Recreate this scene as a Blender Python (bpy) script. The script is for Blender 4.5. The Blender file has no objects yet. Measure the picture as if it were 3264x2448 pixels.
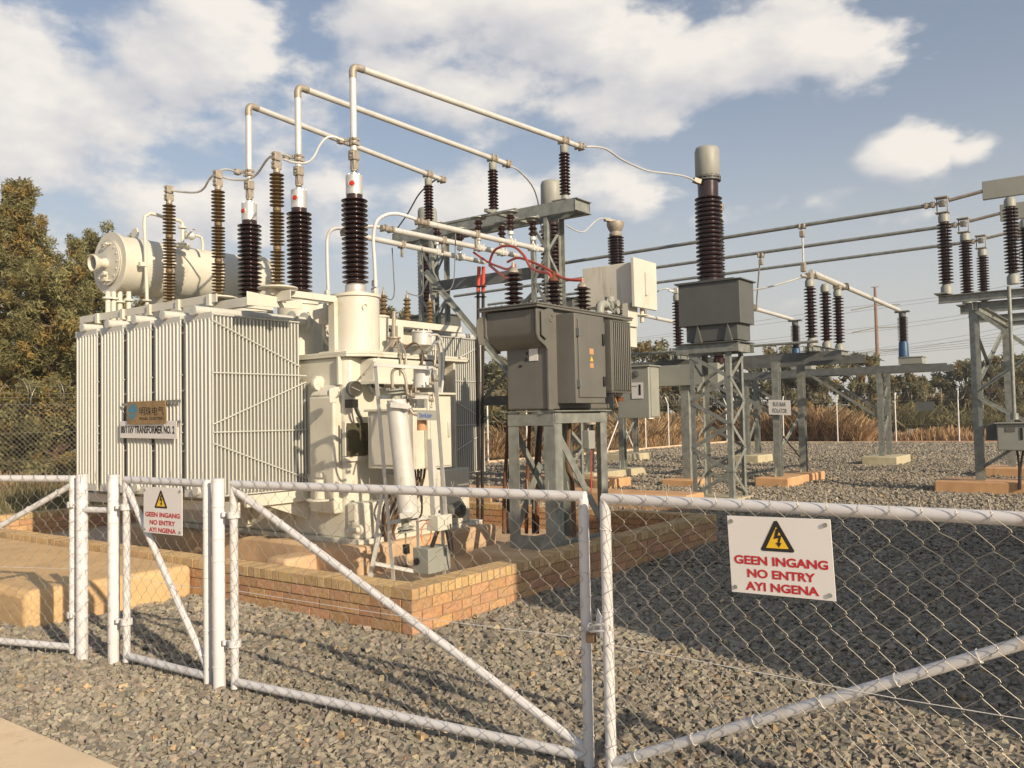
import bpy, math, random
import numpy as np
from mathutils import Vector, Matrix
random.seed(7); np.random.seed(7)
SC = bpy.context.scene
COL = SC.collection
# ------------------------------------------------------------------ camera
FPX = 2750.0; CXP, CYP = 1632.0, 1224.0; EYE = Vector((0, 0, 1.6))
az = math.radians(36.6); pt = math.atan((1333.6 - 1224) / FPX); rl = .020
f0 = Vector((math.cos(az), math.sin(az), 0)); r0 = Vector((math.sin(az), -math.cos(az), 0)); zz = Vector((0, 0, 1))
FW = math.cos(pt) * f0 + math.sin(pt) * zz; u1 = -math.sin(pt) * f0 + math.cos(pt) * zz
RT = math.cos(rl) * r0 - math.sin(rl) * u1; UP = math.cos(rl) * u1 + math.sin(rl) * r0
cam = bpy.data.cameras.new('camera'); co = bpy.data.objects.new('camera', cam); COL.objects.link(co); SC.camera = co
cam.sensor_width = 36; cam.lens = 36 * FPX / 3264; cam.clip_end = 3000; cam.clip_start = .05
co.matrix_world = Matrix.Translation(EYE) @ Matrix((RT, UP, -FW)).transposed().to_4x4()

def at(px, py, **k):
    """survey helper: the point seen at a photo pixel on a known plane of the yard (x=, y=, z=) or at depth d="""
    d = FW + RT * ((px - CXP) / FPX) + UP * ((CYP - py) / FPX)
    if 'd' in k: return EYE + d * k['d']
    if 'x' in k: return EYE + d * ((k['x'] - EYE.x) / d.x)
    if 'y' in k: return EYE + d * ((k['y'] - EYE.y) / d.y)
    return EYE + d * ((k['z'] - EYE.z) / d.z)

# ------------------------------------------------------------------ light
SUN_EL = math.radians(23.0); SDIR = Vector((-.28, -.96, 0)).normalized()
SV = SDIR * math.cos(SUN_EL) + zz * math.sin(SUN_EL)
sl = bpy.data.lights.new('sun', 'SUN'); sl.energy = 5.0; sl.angle = math.radians(.55); sl.color = (1, .82, .60)
so = bpy.data.objects.new('sun', sl); COL.objects.link(so); so.rotation_euler = SV.to_track_quat('Z', 'Y').to_euler()
SC.view_settings.view_transform = 'Standard'; SC.view_settings.look = 'None'; SC.view_settings.gamma = 1
SC.view_settings.exposure = 0.18

W = bpy.data.worlds.new("World"); SC.world = W; W.use_nodes = True
nt = W.node_tree; nt.nodes.clear(); N = nt.nodes; L = nt.links
def nd(t, **k):
    n = N.new(t)
    for a, v in k.items(): setattr(n, a, v)
    return n
def mth(op, a, b=None, c=None, clamp=False):
    n = N.new('ShaderNodeMath'); n.operation = op; n.use_clamp = clamp
    for i, v in enumerate((a, b, c)):
        if v is None: continue
        if isinstance(v, (int, float)): n.inputs[i].default_value = v
        else: L.new(v, n.inputs[i])
    return n.outputs[0]
sky = nd('ShaderNodeTexSky', sky_type='NISHITA', sun_disc=False)
sky.sun_elevation = SUN_EL; sky.sun_rotation = math.atan2(SDIR.x, SDIR.y); sky.dust_density = 1.5; sky.air_density = 1.0; sky.ozone_density = 2.2
tc = nd('ShaderNodeTexCoord'); sep = nd('ShaderNodeSeparateXYZ'); L.new(tc.outputs['Generated'], sep.inputs[0])
AZ = mth('ARCTAN2', sep.outputs[1], sep.outputs[0]); EL = mth('ARCSINE', sep.outputs[2])
# clouds: (azimuth, elevation, half width, half height, weight) in the sky dome
def azel(px, py):
    d = (FW + RT * ((px - CXP) / FPX) + UP * ((CYP - py) / FPX)).normalized()
    return math.atan2(d.y, d.x), math.asin(d.z)
CL = [(40, 330, 280, 160, 1.2), (260, 480, 280, 115, .95), (-150, 600, 500, 130, .8), (640, 150, 190, 140, 1.1), (760, 290, 150, 110, .75),
      (1330, 60, 170, 80, .9), (1500, 250, 260, 90, .95), (1800, 80, 300, 110, 1.1), (2300, 200, 260, 95, 1.1), (2560, 120, 170, 90, 1.1), (1950, 330, 200, 90, .75),
      (2110, 390, 90, 40, .95), (2890, 500, 88, 44, 1.0), (3120, 485, 80, 26, .8), (560, 640, 420, 75, .78), (1500, 610, 320, 75, .9), (1180, 650, 300, 75, .75),
      (2010, 650, 120, 36, .8), (2750, 195, 90, 40, .75), (850, 460, 380, 85, .74), (2450, 700, 260, 40, .5), (-400, 100, 200, 130, .9), (4200, 350, 300, 130, 1.0)]
def density(da, de):
    ua = mth('ADD', AZ, da); ue = mth('ADD', EL, de)
    cmb = N.new('ShaderNodeCombineXYZ'); L.new(ua, cmb.inputs[0]); L.new(mth('MULTIPLY', ue, 1.7), cmb.inputs[1])
    n1 = N.new('ShaderNodeTexNoise'); n1.inputs['Scale'].default_value = 7.0; n1.inputs['Detail'].default_value = 9; n1.inputs['Roughness'].default_value = .56; L.new(cmb.outputs[0], n1.inputs['Vector'])
    n2 = N.new('ShaderNodeTexNoise'); n2.inputs['Scale'].default_value = 3.2; n2.inputs['Detail'].default_value = 3; L.new(cmb.outputs[0], n2.inputs['Vector'])
    wa = mth('MULTIPLY_ADD', mth('SUBTRACT', n1.outputs[0], .5), .10, ua); we = mth('MULTIPLY_ADD', mth('SUBTRACT', n2.outputs[0], .5), .07, ue)
    tot = None
    for px, py, sw, sh, wt in CL:
        a, e = azel(px, py)
        x = mth('MULTIPLY', mth('SUBTRACT', wa, a), FPX / sw * .62); y = mth('MULTIPLY', mth('SUBTRACT', we, e), FPX / sh * .62)
        r2 = mth('ADD', mth('MULTIPLY', x, x), mth('MULTIPLY', y, y))
        g = mth('MULTIPLY', mth('POWER', 2.718, mth('MULTIPLY', r2, -.8)), wt)
        tot = g if tot is None else mth('MAXIMUM', tot, g)
    nz = mth('MULTIPLY', mth('SUBTRACT', n1.outputs[0], .5), 2.5)
    return mth('ADD', tot, nz), n1.outputs[0]
d0, nz0 = density(0, 0)
d1, nz1 = density(-.035, .03)   # sample towards the sun side (right and up) for the lit edge
mr = nd('ShaderNodeMapRange', interpolation_type='SMOOTHSTEP'); L.new(d0, mr.inputs[0]); mr.inputs[1].default_value = .33; mr.inputs[2].default_value = .80
cov = mr.outputs[0]
lit = mth('MULTIPLY_ADD', mth('SUBTRACT', d0, d1), .9, mth('MULTIPLY_ADD', cov, -.12, .62), clamp=True)
ccol = nd('ShaderNodeMix', data_type='RGBA'); L.new(lit, ccol.inputs[0]); ccol.inputs[6].default_value = (5.1, 5.1, 5.4, 1); ccol.inputs[7].default_value = (8.6, 8.0, 7.2, 1)
# pale veil of high haze low over the horizon
veil = nd('ShaderNodeMapRange', interpolation_type='SMOOTHSTEP'); L.new(EL, veil.inputs[0]); veil.inputs[1].default_value = .40; veil.inputs[2].default_value = -.04; veil.inputs[3].default_value = .20; veil.inputs[4].default_value = .92
m0 = nd('ShaderNodeMix', data_type='RGBA'); L.new(veil.outputs[0], m0.inputs[0]); L.new(sky.outputs[0], m0.inputs[6]); m0.inputs[7].default_value = (5.7, 5.5, 5.15, 1)
m1 = nd('ShaderNodeMix', data_type='RGBA'); L.new(mth('MULTIPLY', cov, .86), m1.inputs[0]); L.new(m0.outputs[2], m1.inputs[6]); L.new(ccol.outputs[2], m1.inputs[7])
bg = nd('ShaderNodeBackground'); bg.inputs[1].default_value = .108; L.new(m1.outputs[2], bg.inputs[0])
wo = nd('ShaderNodeOutputWorld'); L.new(bg.outputs[0], wo.inputs[0])

# ------------------------------------------------------------------ materials
MC = {}
def mat(name, col, rough=.5, metal=0., var=.12, scale=6., bump=0., bscale=60., dirt=None, dscale=2.5, dth=.55, tint=True, spec=.5, streak=False, trans=0, stain=None):
    m = bpy.data.materials.new(name); m.use_nodes = True; t = m.node_tree; b = t.nodes['Principled BSDF']
    b.inputs['Roughness'].default_value = rough; b.inputs['Metallic'].default_value = metal; b.inputs['Specular IOR Level'].default_value = spec
    tcx = t.nodes.new('ShaderNodeTexCoord'); src = tcx.outputs['Object']
    if streak:
        mp = t.nodes.new('ShaderNodeMapping'); mp.inputs['Scale'].default_value = (1, 1, .12); t.links.new(src, mp.inputs[0]); src = mp.outputs[0]
    n = t.nodes.new('ShaderNodeTexNoise'); n.inputs['Scale'].default_value = scale; n.inputs['Detail'].default_value = 6; t.links.new(src, n.inputs['Vector'])
    mr = t.nodes.new('ShaderNodeMapRange'); mr.inputs[1].default_value = .3; mr.inputs[2].default_value = .7; mr.inputs[3].default_value = 1 - var; mr.inputs[4].default_value = 1 + var; t.links.new(n.outputs[0], mr.inputs[0])
    mx = t.nodes.new('ShaderNodeVectorMath'); mx.operation = 'SCALE'; mx.inputs[0].default_value = col; t.links.new(mr.outputs[0], mx.inputs['Scale']); out = mx.outputs[0]
    if dirt:
        n2 = t.nodes.new('ShaderNodeTexNoise'); n2.inputs['Scale'].default_value = dscale; n2.inputs['Detail'].default_value = 8; n2.inputs['Roughness'].default_value = .7; t.links.new(src, n2.inputs['Vector'])
        r2 = t.nodes.new('ShaderNodeMapRange'); r2.inputs[1].default_value = dth; r2.inputs[2].default_value = dth + .2; r2.inputs[4].default_value = .75; t.links.new(n2.outputs[0], r2.inputs[0])
        mm = t.nodes.new('ShaderNodeMix'); mm.data_type = 'RGBA'; t.links.new(r2.outputs[0], mm.inputs[0]); t.links.new(out, mm.inputs[6]); mm.inputs[7].default_value = (*dirt, 1); out = mm.outputs[2]
    if stain:   # run marks and specks of dirt, long in the vertical
        for sc_, th_, am_ in (((9, 9, .8), .60, stain[1]), ((55, 55, 40), .70, stain[1] * .8)):
            mp = t.nodes.new('ShaderNodeMapping'); mp.inputs['Scale'].default_value = sc_; t.links.new(tcx.outputs['Object'], mp.inputs[0])
            n3 = t.nodes.new('ShaderNodeTexNoise'); n3.inputs['Scale'].default_value = 1; n3.inputs['Detail'].default_value = 5; n3.inputs['Roughness'].default_value = .65; t.links.new(mp.outputs[0], n3.inputs['Vector'])
            r3 = t.nodes.new('ShaderNodeMapRange'); r3.inputs[1].default_value = th_; r3.inputs[2].default_value = th_ + .12; r3.inputs[4].default_value = am_; t.links.new(n3.outputs[0], r3.inputs[0])
            m4 = t.nodes.new('ShaderNodeMix'); m4.data_type = 'RGBA'; t.links.new(r3.outputs[0], m4.inputs[0]); t.links.new(out, m4.inputs[6]); m4.inputs[7].default_value = (*stain[0], 1); out = m4.outputs[2]
    if tint:
        at_ = t.nodes.new('ShaderNodeAttribute'); at_.attribute_name = 'tint'
        m3 = t.nodes.new('ShaderNodeMix'); m3.data_type = 'RGBA'; m3.blend_type = 'MULTIPLY'; m3.inputs[0].default_value = 1; t.links.new(out, m3.inputs[6]); t.links.new(at_.outputs['Color'], m3.inputs[7]); out = m3.outputs[2]
    t.links.new(out, b.inputs['Base Color'])
    rr = t.nodes.new('ShaderNodeMapRange'); rr.inputs[3].default_value = max(.05, rough - .1); rr.inputs[4].default_value = min(1, rough + .12); t.links.new(n.outputs[0], rr.inputs[0]); t.links.new(rr.outputs[0], b.inputs['Roughness'])
    if bump:
        nb = t.nodes.new('ShaderNodeTexNoise'); nb.inputs['Scale'].default_value = bscale; nb.inputs['Detail'].default_value = 5; t.links.new(tcx.outputs['Object'], nb.inputs['Vector'])
        bp = t.nodes.new('ShaderNodeBump'); bp.inputs['Strength'].default_value = bump; bp.inputs['Distance'].default_value = .01; t.links.new(nb.outputs[0], bp.inputs['Height']); t.links.new(bp.outputs[0], b.inputs['Normal'])
    if trans:
        b.inputs['Transmission Weight'].default_value = trans
    MC[name] = m; return m
mat('cream', (.62, .605, .52), .42, var=.06, scale=3, dirt=(.47, .39, .27), dscale=2.6, dth=.57, bump=.08, bscale=25, stain=((.36,.27,.16),.42))
mat('radpaint', (.53, .54, .50), .42, var=.05, scale=3, dirt=(.48, .42, .31), dscale=2.2, dth=.63, bump=.06, bscale=20, streak=True, stain=((.40,.33,.22),.35))
mat('galv', (.27, .285, .26), .5, metal=.3, var=.25, scale=9, dirt=(.22, .21, .18), dscale=4, dth=.6, stain=((.16,.13,.09),.5))
mat('galvdark', (.16, .17, .165), .6, metal=.2, var=.2, scale=7)
mat('greypaint', (.14, .137, .122), .45, var=.08, scale=4, dirt=(.13, .11, .08), dscale=3, dth=.62, bump=.05, bscale=20, stain=((.24,.20,.14),.35))
mat('ctgrey', (.10, .107, .10), .5, var=.08, scale=4, dirt=(.16, .13, .09), dscale=5, dth=.66, stain=((.2,.16,.1),.4))
mat('headgrey', (.30, .31, .275), .5, var=.06, scale=4, stain=((.2,.15,.1),.35))
mat('porcelain', (.028, .011, .010), .16, var=.2, scale=5, spec=.7)
mat('rubber_tan', (.17, .115, .055), .5, var=.15, scale=8)
mat('alu', (.66, .66, .62), .38, metal=.25, var=.10, scale=6, dirt=(.50, .48, .42), dscale=6, dth=.55, stain=((.36,.32,.26),.4))
mat('cast', (.36, .32, .26), .55, metal=.35, var=.2, scale=20, bump=.2, bscale=60)
mat('silver', (.72, .70, .65), .36, metal=.6, var=.02, scale=2)
mat('redlens', (.45, .03, .01), .25, var=.1)
mat('brassy', (.45, .30, .14), .38, metal=.7, var=.2, scale=8)
mat('white', (.64, .635, .64), .45, var=.05, scale=8, dirt=(.50, .43, .33), dscale=5, dth=.60, bump=.05, bscale=40, stain=((.38,.27,.17),.5))
mat('wire', (.30, .28, .235), .45, metal=.45, var=.25, scale=20)
mat('wirewhite', (.64, .63, .61), .5, var=.1, scale=20)
mat('farwhite', (.70, .70, .68), .5, var=.08, scale=4)
mat('brick', (.50, .30, .16), .85, var=.22, scale=30, bump=.35, bscale=90, dirt=(.33, .15, .08), dscale=25, dth=.62)
mat('coping', (.53, .37, .19), .85, var=.15, scale=25, bump=.3, bscale=90, dirt=(.38, .24, .12), dscale=20, dth=.62)
mat('mortar', (.34, .24, .14), .95, var=.12, scale=20, bump=.3)
mat('floor', (.56, .40, .25), .9, var=.10, scale=2, bump=.2, bscale=30, dirt=(.34, .23, .15), dscale=1.2, dth=.52, stain=((.26,.18,.11),.45))
mat('plaster', (.60, .41, .21), .9, var=.10, scale=3, bump=.25, bscale=20, dirt=(.44, .29, .15), dscale=1.6, dth=.55, stain=((.36,.24,.13),.5))
mat('footing', (.58, .345, .175), .85, var=.12, scale=4, bump=.25, bscale=25, dirt=(.48, .27, .14), dscale=3, dth=.55, stain=((.30,.18,.1),.5))
mat('concrete', (.48, .43, .29), .85, var=.12, scale=4, bump=.25, bscale=25, stain=((.26,.22,.14),.5))
mat('slab', (.76, .60, .40), .9, var=.08, scale=2, bump=.2, bscale=60, dirt=(.50, .37, .22), dscale=2, dth=.5, stain=((.42,.32,.2),.5))
mat('stone', (.275, .243, .19), .85, var=.22, scale=60, bump=.3, bscale=150)
mat('signwhite', (.74, .72, .70), .4, var=.03, scale=3, tint=False)
mat('signyellow', (.83, .52, .03), .4, var=.03, tint=False)
mat('black', (.018, .017, .016), .5, var=.1, tint=False)
mat('signred', (.50, .018, .025), .45, var=.05, tint=False)
mat('signblue', (.04, .10, .42), .45, var=.05, tint=False)
mat('logoblue', (.07, .22, .33), .45, var=.1, tint=False)
mat('rust', (.14, .055, .025), .8, var=.3, scale=30)
mat('redcable', (.50, .075, .045), .45, var=.12, scale=20)
mat('blackcable', (.025, .018, .016), .5, var=.2, scale=20)
mat('browncable', (.16, .10, .06), .5, var=.2, scale=20)
mat('orange', (.75, .20, .06), .4, var=.1)
mat('terracotta', (.52, .28, .14), .6, var=.1)
mat('glass', (.07, .065, .05), .08, var=.1, spec=.9)
mat('darkplate', (.10, .095, .06), .4, metal=.3, var=.2, scale=14)
mat('bluebase', (.02, .07, .16), .45, var=.1, scale=6)
mat('bark', (.13, .085, .05), .9, var=.25, scale=12, bump=.5, bscale=30)
mat('leaf_olive', (.265, .25, .115), .65, var=.15, scale=1.2, spec=.25)
mat('leaf_bush', (.225, .215, .125), .7, var=.2, scale=.8, spec=.2)
mat('drygrass', (.40, .28, .155), .8, var=.3, scale=.4, spec=.2)
mat('greengrass', (.21, .19, .10), .8, var=.3, scale=1.0, spec=.2)
mat('soil', (.30, .125, .055), .95, var=.25, scale=.6, bump=.4, bscale=4)
mat('kerb', (.60, .46, .31), .9, var=.1, scale=2)
mat('polewood', (.24, .155, .11), .8, var=.15, scale=2)
mat('yellowpl', (.80, .62, .02), .5, var=.1)
mat('roofmetal', (.35, .34, .32), .5, var=.1)
for nm in ('leaf_olive', 'leaf_bush', 'drygrass', 'greengrass'):
    t = MC[nm].node_tree; b = t.nodes['Principled BSDF']; lk = b.inputs['Base Color'].links[0].from_socket
    tr = t.nodes.new('ShaderNodeBsdfTranslucent'); t.links.new(lk, tr.inputs[0]); ms = t.nodes.new('ShaderNodeMixShader'); ms.inputs[0].default_value = .42
    t.links.new(b.outputs[0], ms.inputs[1]); t.links.new(tr.outputs[0], ms.inputs[2]); t.links.new(ms.outputs[0], t.nodes['Material Output'].inputs[0])

# ------------------------------------------------------------------ mesh builder
V = Vector
def frame(d, up=None):
    d = V(d).normalized(); up = V(up) if up else V((0, 0, 1))
    if abs(d.dot(up)) > .97: up = V((1, 0, 0)) if abs(d.x) < .9 else V((0, 1, 0))
    a = d.cross(up).normalized(); b = a.cross(d).normalized(); return a, b
class MB:
    def __init__(s): s.v = []; s.f = []; s.t = []; s.p = []
    def add(s, vs, fs, tint=1.0):
        o = len(s.v); s.p.append((o, len(s.f))); s.v += [tuple(p) for p in vs]; s.f += [tuple(i + o for i in f) for f in fs]
        s.t += [tint] * len(fs); return s
    def hexa(s, c, tint=1.):
        return s.add(c, [(0, 3, 2, 1), (4, 5, 6, 7), (0, 1, 5, 4), (1, 2, 6, 5), (2, 3, 7, 6), (3, 0, 4, 7)], tint)
    def box(s, x0, x1, y0, y1, z0, z1, tint=1.):
        return s.hexa([(x0, y0, z0), (x1, y0, z0), (x1, y1, z0), (x0, y1, z0), (x0, y0, z1), (x1, y0, z1), (x1, y1, z1), (x0, y1, z1)], tint)
    def bar(s, p0, p1, w, h, up=None, tint=1.):
        p0, p1 = V(p0), V(p1); a, b = frame(p1 - p0, up); a *= w / 2; b *= h / 2
        return s.hexa([p0 - a - b, p0 + a - b, p0 + a + b, p0 - a + b, p1 - a - b, p1 + a - b, p1 + a + b, p1 - a + b], tint)
    def prism(s, poly, vec, tint=1.):
        n = len(poly); vec = V(vec); vs = [V(p) for p in poly] + [V(p) + vec for p in poly]
        return s.add(vs, [tuple(range(n))[::-1], tuple(range(n, 2 * n))] + [(i, (i + 1) % n, (i + 1) % n + n, i + n) for i in range(n)], tint)
    def angle(s, p0, p1, w, t=.008, up=None, flip=1):
        p0, p1 = V(p0), V(p1); a, b = frame(p1 - p0, up); a = a * flip
        q = [(0, 0), (w, 0), (w, t), (t, t), (t, w), (0, w)]
        return s.prism([p0 + a * x + b * y for x, y in q], p1 - p0)
    def channel(s, p0, p1, h, w, t=.01, up=None, flip=1):
        p0, p1 = V(p0), V(p1); a, b = frame(p1 - p0, up); a = a * flip
        q = [(0, -h / 2), (w, -h / 2), (w, -h / 2 + t), (t, -h / 2 + t), (t, h / 2 - t), (w, h / 2 - t), (w, h / 2), (0, h / 2)]
        return s.prism([p0 + a * x + b * y for x, y in q], p1 - p0)
    def ibeam(s, p0, p1, h, w, t=.012, up=None):
        p0, p1 = V(p0), V(p1); a, b = frame(p1 - p0, up); k = w / 2; g = h / 2
        q = [(-k, -g), (k, -g), (k, -g + t), (t / 2, -g + t), (t / 2, g - t), (k, g - t), (k, g), (-k, g), (-k, g - t), (-t / 2, g - t), (-t / 2, -g + t), (-k, -g + t)]
        return s.prism([p0 + a * x + b * y for x, y in q], p1 - p0)
    def tube(s, pts, r, n=8, caps=True, tint=1., smooth=0):
        pts = [V(p) for p in pts]
        if smooth: pts = crv(pts, smooth)
        m = len(pts); rs = r if isinstance(r, (list, tuple)) else [r] * m
        vs = []; a = None
        for i, p in enumerate(pts):
            d = (pts[min(i + 1, m - 1)] - pts[max(i - 1, 0)])
            if d.length < 1e-9: d = V((0, 0, 1))
            d.normalize()
            if a is None: a, b = frame(d)
            else:
                a = (a - d * a.dot(d)); a.normalize(); b = a.cross(d)
            for k in range(n):
                t = 2 * math.pi * k / n; vs.append(p + (a * math.cos(t) + b * math.sin(t)) * rs[i])
        fs = [(i * n + k, i * n + (k + 1) % n, (i + 1) * n + (k + 1) % n, (i + 1) * n + k) for i in range(m - 1) for k in range(n)]
        if caps: fs += [tuple(range(n))[::-1], tuple(range((m - 1) * n, m * n))]
        return s.add(vs, fs, tint)
    def lathe(s, prof, base, axis=(0, 0, 1), n=24, caps=True, tint=1.):
        base = V(base); ax = V(axis).normalized(); a, b = frame(ax); vs = []; m = len(prof)
        for r, h in prof:
            for k in range(n):
                t = 2 * math.pi * k / n; vs.append(base + ax * h + (a * math.cos(t) + b * math.sin(t)) * max(r, 1e-4))
        fs = [(i * n + k, (i + 1) * n + k, (i + 1) * n + (k + 1) % n, i * n + (k + 1) % n) for i in range(m - 1) for k in range(n)]
        if caps: fs += [tuple(range(n)), tuple(range((m - 1) * n, m * n))[::-1]]
        return s.add(vs, fs, tint)
    def cyl(s, base, r, h, axis=(0, 0, 1), n=24, bev=.0, tint=1.):
        if bev: return s.lathe([(r - bev, 0), (r, bev), (r, h - bev), (r - bev, h)], base, axis, n, True, tint)
        return s.lathe([(r, 0), (r, h)], base, axis, n, True, tint)
    def bolts(s, c, R, k, r=.01, h=.015, axis=(0, 0, 1)):
        a, b = frame(axis)
        for i in range(k):
            t = 2 * math.pi * i / k; s.cyl(V(c) + (a * math.cos(t) + b * math.sin(t)) * R, r, h, axis, 6)
        return s
    def build(s, name, m, parent=None, bevel=0, smooth=35, kind=None, flat=False, split=0):
        if split:   # every `split` added shapes become an object of their own
            st = s.p[::split] + [(len(s.v), len(s.f))]; obs = []
            for (v0, f0_), (v1, f1_) in zip(st, st[1:]):
                q = MB(); q.v = s.v[v0:v1]; q.f = [tuple(i - v0 for i in f) for f in s.f[f0_:f1_]]; q.t = s.t[f0_:f1_]
                obs.append(q.build(name, m, parent, bevel, smooth, kind, flat))
            return obs[0]
        me = bpy.data.meshes.new(name)
        o = org(parent) if parent else V((0, 0, 0))
        a = np.array(s.v, dtype=np.float64).reshape(-1, 3) - np.array(o)
        me.from_pydata(a.tolist(), [], s.f); me.update()
        tt = me.attributes.new('tint', 'FLOAT_COLOR', 'FACE')
        c = np.ones((len(s.f), 4), dtype=np.float32)
        for i, t in enumerate(s.t):
            c[i, :3] = t
        tt.data.foreach_set('color', c.ravel())
        if not flat:
            me.polygons.foreach_set('use_smooth', [True] * len(me.polygons)); me.set_sharp_from_angle(angle=math.radians(smooth))
        else: me.polygons.foreach_set('use_smooth', [False] * len(me.polygons))
        me.materials.append(MC[m] if isinstance(m, str) else m)
        ob = bpy.data.objects.new(name, me); COL.objects.link(ob)
        if parent: ob.parent = parent
        if bevel:
            bm = ob.modifiers.new('bevel', 'BEVEL'); bm.width = bevel; bm.segments = 2; bm.limit_method = 'ANGLE'; bm.angle_limit = math.radians(40); bm.harden_normals = False
        if kind: ob['kind'] = kind
        return ob
def org(o):
    p = V((0, 0, 0))
    while o: p += V(o.location); o = o.parent
    return p
def crv(p, k):
    q = []; n = len(p)
    for i in range(n - 1):
        a, b, c, d = p[max(i - 1, 0)], p[i], p[i + 1], p[min(i + 2, n - 1)]
        for j in range(k):
            t = j / k; q.append(.5 * ((2 * b) + (c - a) * t + (2 * a - 5 * b + 4 * c - d) * t * t + (3 * b - a - 3 * c + d) * t ** 3))
    q.append(p[-1]); return q
def tag(o, label, cat, group=None, kind=None):
    if label: o['label'] = label
    if cat: o['category'] = cat
    if group: o['group'] = group
    if kind: o['kind'] = kind
    return o
def thing(name, label, cat, loc, group=None):
    o = bpy.data.objects.new(name, None); COL.objects.link(o); o.location = V(loc); o.empty_display_size = .1
    return tag(o, label, cat, group)
def solo(mb, name, m, label, cat, group=None, bevel=0, **k):
    return tag(mb.build(name, m, None, bevel, **k), label, cat, group)
def struct(mb, name, m, label=None, **k):
    o = mb.build(name, m, None, **k); o['kind'] = 'structure'
    if label: o['label'] = label
    return o
def copy_tree(o, parent=None):
    c = o.copy(); COL.objects.link(c); c.parent = parent
    for ch in list(o.children): copy_tree(ch, c)
    return c
def text(s, size, origin, xd, yd, m, name, parent, bold=0, align='CENTER', sx=1., lift=.002, ext=.0006, yal='CENTER'):
    cu = bpy.data.curves.new(name, 'FONT'); cu.body = s; cu.size = size; cu.align_x = align; cu.align_y = yal; cu.offset = bold; cu.extrude = ext; cu.resolution_u = 4
    to = bpy.data.objects.new('tmp', cu); COL.objects.link(to); bpy.context.view_layer.update()
    me = bpy.data.meshes.new_from_object(to.evaluated_get(bpy.context.evaluated_depsgraph_get())); bpy.data.objects.remove(to)
    xd = V(xd).normalized(); yd = V(yd).normalized(); nn = xd.cross(yd).normalized(); o = org(parent) if parent else V((0, 0, 0))
    for v in me.vertices:
        p = V(v.co); v.co = V(origin) + xd * p.x * sx + yd * p.y + nn * (p.z + lift) - o
    me.materials.clear(); me.materials.append(MC[m]); me.name = name
    ob = bpy.data.objects.new(name, me); COL.objects.link(ob); ob.parent = parent
    return ob
def sheds(rc, rs, h, n, alt=0, th=.35):
    """profile of a shedded insulator column of height h"""
    p = [(rc, 0)]; st = h / n
    for i in range(n):
        z = i * st; r = rs - (alt if i % 2 else 0)
        p += [(rc, z + st * .12), (rc + (r - rc) * .55, z + st * .36), (r - .003, z + st * .40), (r, z + st * .48), (r - .003, z + st * .56), (rc + (r - rc) * .5, z + st * .74), (rc, z + st * .92)]
    p.append((rc, h)); return p
ORG0 = (0, 0, 0)

# ================================================================== SETTING
BX0, BX1, BY0, BY1 = 4.72, 10.27, 4.47, 13.6       # outer outline of the brick bund
g = MB(); g.box(-400, 900, -400, 900, -.5, -.03); struct(g, 'veld_ground', 'soil', 'dry reddish soil beyond the yard', flat=True)
# compacted gravel sheet with a pebble bump
def gravel_mat():
    m = bpy.data.materials.new('gravel_sheet'); m.use_nodes = True; t = m.node_tree; b = t.nodes['Principled BSDF']; b.inputs['Roughness'].default_value = .9
    tcx = t.nodes.new('ShaderNodeTexCoord'); vo = t.nodes.new('ShaderNodeTexVoronoi'); vo.inputs['Scale'].default_value = 17; t.links.new(tcx.outputs['Object'], vo.inputs['Vector'])
    cr = t.nodes.new('ShaderNodeValToRGB'); sp = t.nodes.new('ShaderNodeSeparateColor'); t.links.new(vo.outputs['Color'], sp.inputs[0]); t.links.new(sp.outputs[0], cr.inputs[0])
    e = cr.color_ramp.elements; e[0].color = (.25, .225, .175, 1); e[1].color = (.46, .41, .32, 1); x = e.new(.5); x.color = (.345, .305, .235, 1)
    mx = t.nodes.new('ShaderNodeMapRange'); mx.inputs[1].default_value = .0; mx.inputs[2].default_value = .06; t.links.new(vo.outputs['Distance'], mx.inputs[0])
    d = t.nodes.new('ShaderNodeMix'); d.data_type = 'RGBA'; d.blend_type = 'MIX'
    mr = t.nodes.new('ShaderNodeMapRange'); mr.inputs[1].default_value = .35; mr.inputs[2].default_value = .75; mr.inputs[4].default_value = .6; t.links.new(vo.outputs['Distance'], mr.inputs[0])
    t.links.new(mr.outputs[0], d.inputs[0]); t.links.new(cr.outputs[0], d.inputs[6]); d.inputs[7].default_value = (.13, .12, .10, 1); t.links.new(d.outputs[2], b.inputs['Base Color'])
    bp = t.nodes.new('ShaderNodeBump'); bp.inputs['Strength'].default_value = .7; bp.inputs['Distance'].default_value = .02; bp.invert = True; t.links.new(vo.outputs['Distance'], bp.inputs['Height']); t.links.new(bp.outputs[0], b.inputs['Normal'])
    MC['gravel_sheet'] = m
gravel_mat()
g = MB(); g.box(-14, 46, -30, 19.2, -.4, 0); struct(g, 'gravel_ground', 'gravel_sheet', 'grey crushed stone covering the switch yard', flat=True)
g = MB(); g.box(-3, 2.15, -3, 9, -.1, .03); struct(g, 'concrete_path', 'slab', 'smooth tan concrete path edge', bevel=.01)
g = MB(); g.box(-14, 46.12, 19.2, 19.36, -.1, .10); g.box(46, 46.14, -30, 19.2, -.1, .07); struct(g, 'kerb_strip', 'kerb', 'low concrete kerb under the boundary fence')
g = MB(); g.box(BX0 + .2, BX1 - .2, BY0 + .2, BY1 - .2, -.1, .03); struct(g, 'bund_floor', 'floor', 'tan screeded floor inside the brick bund')

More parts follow.
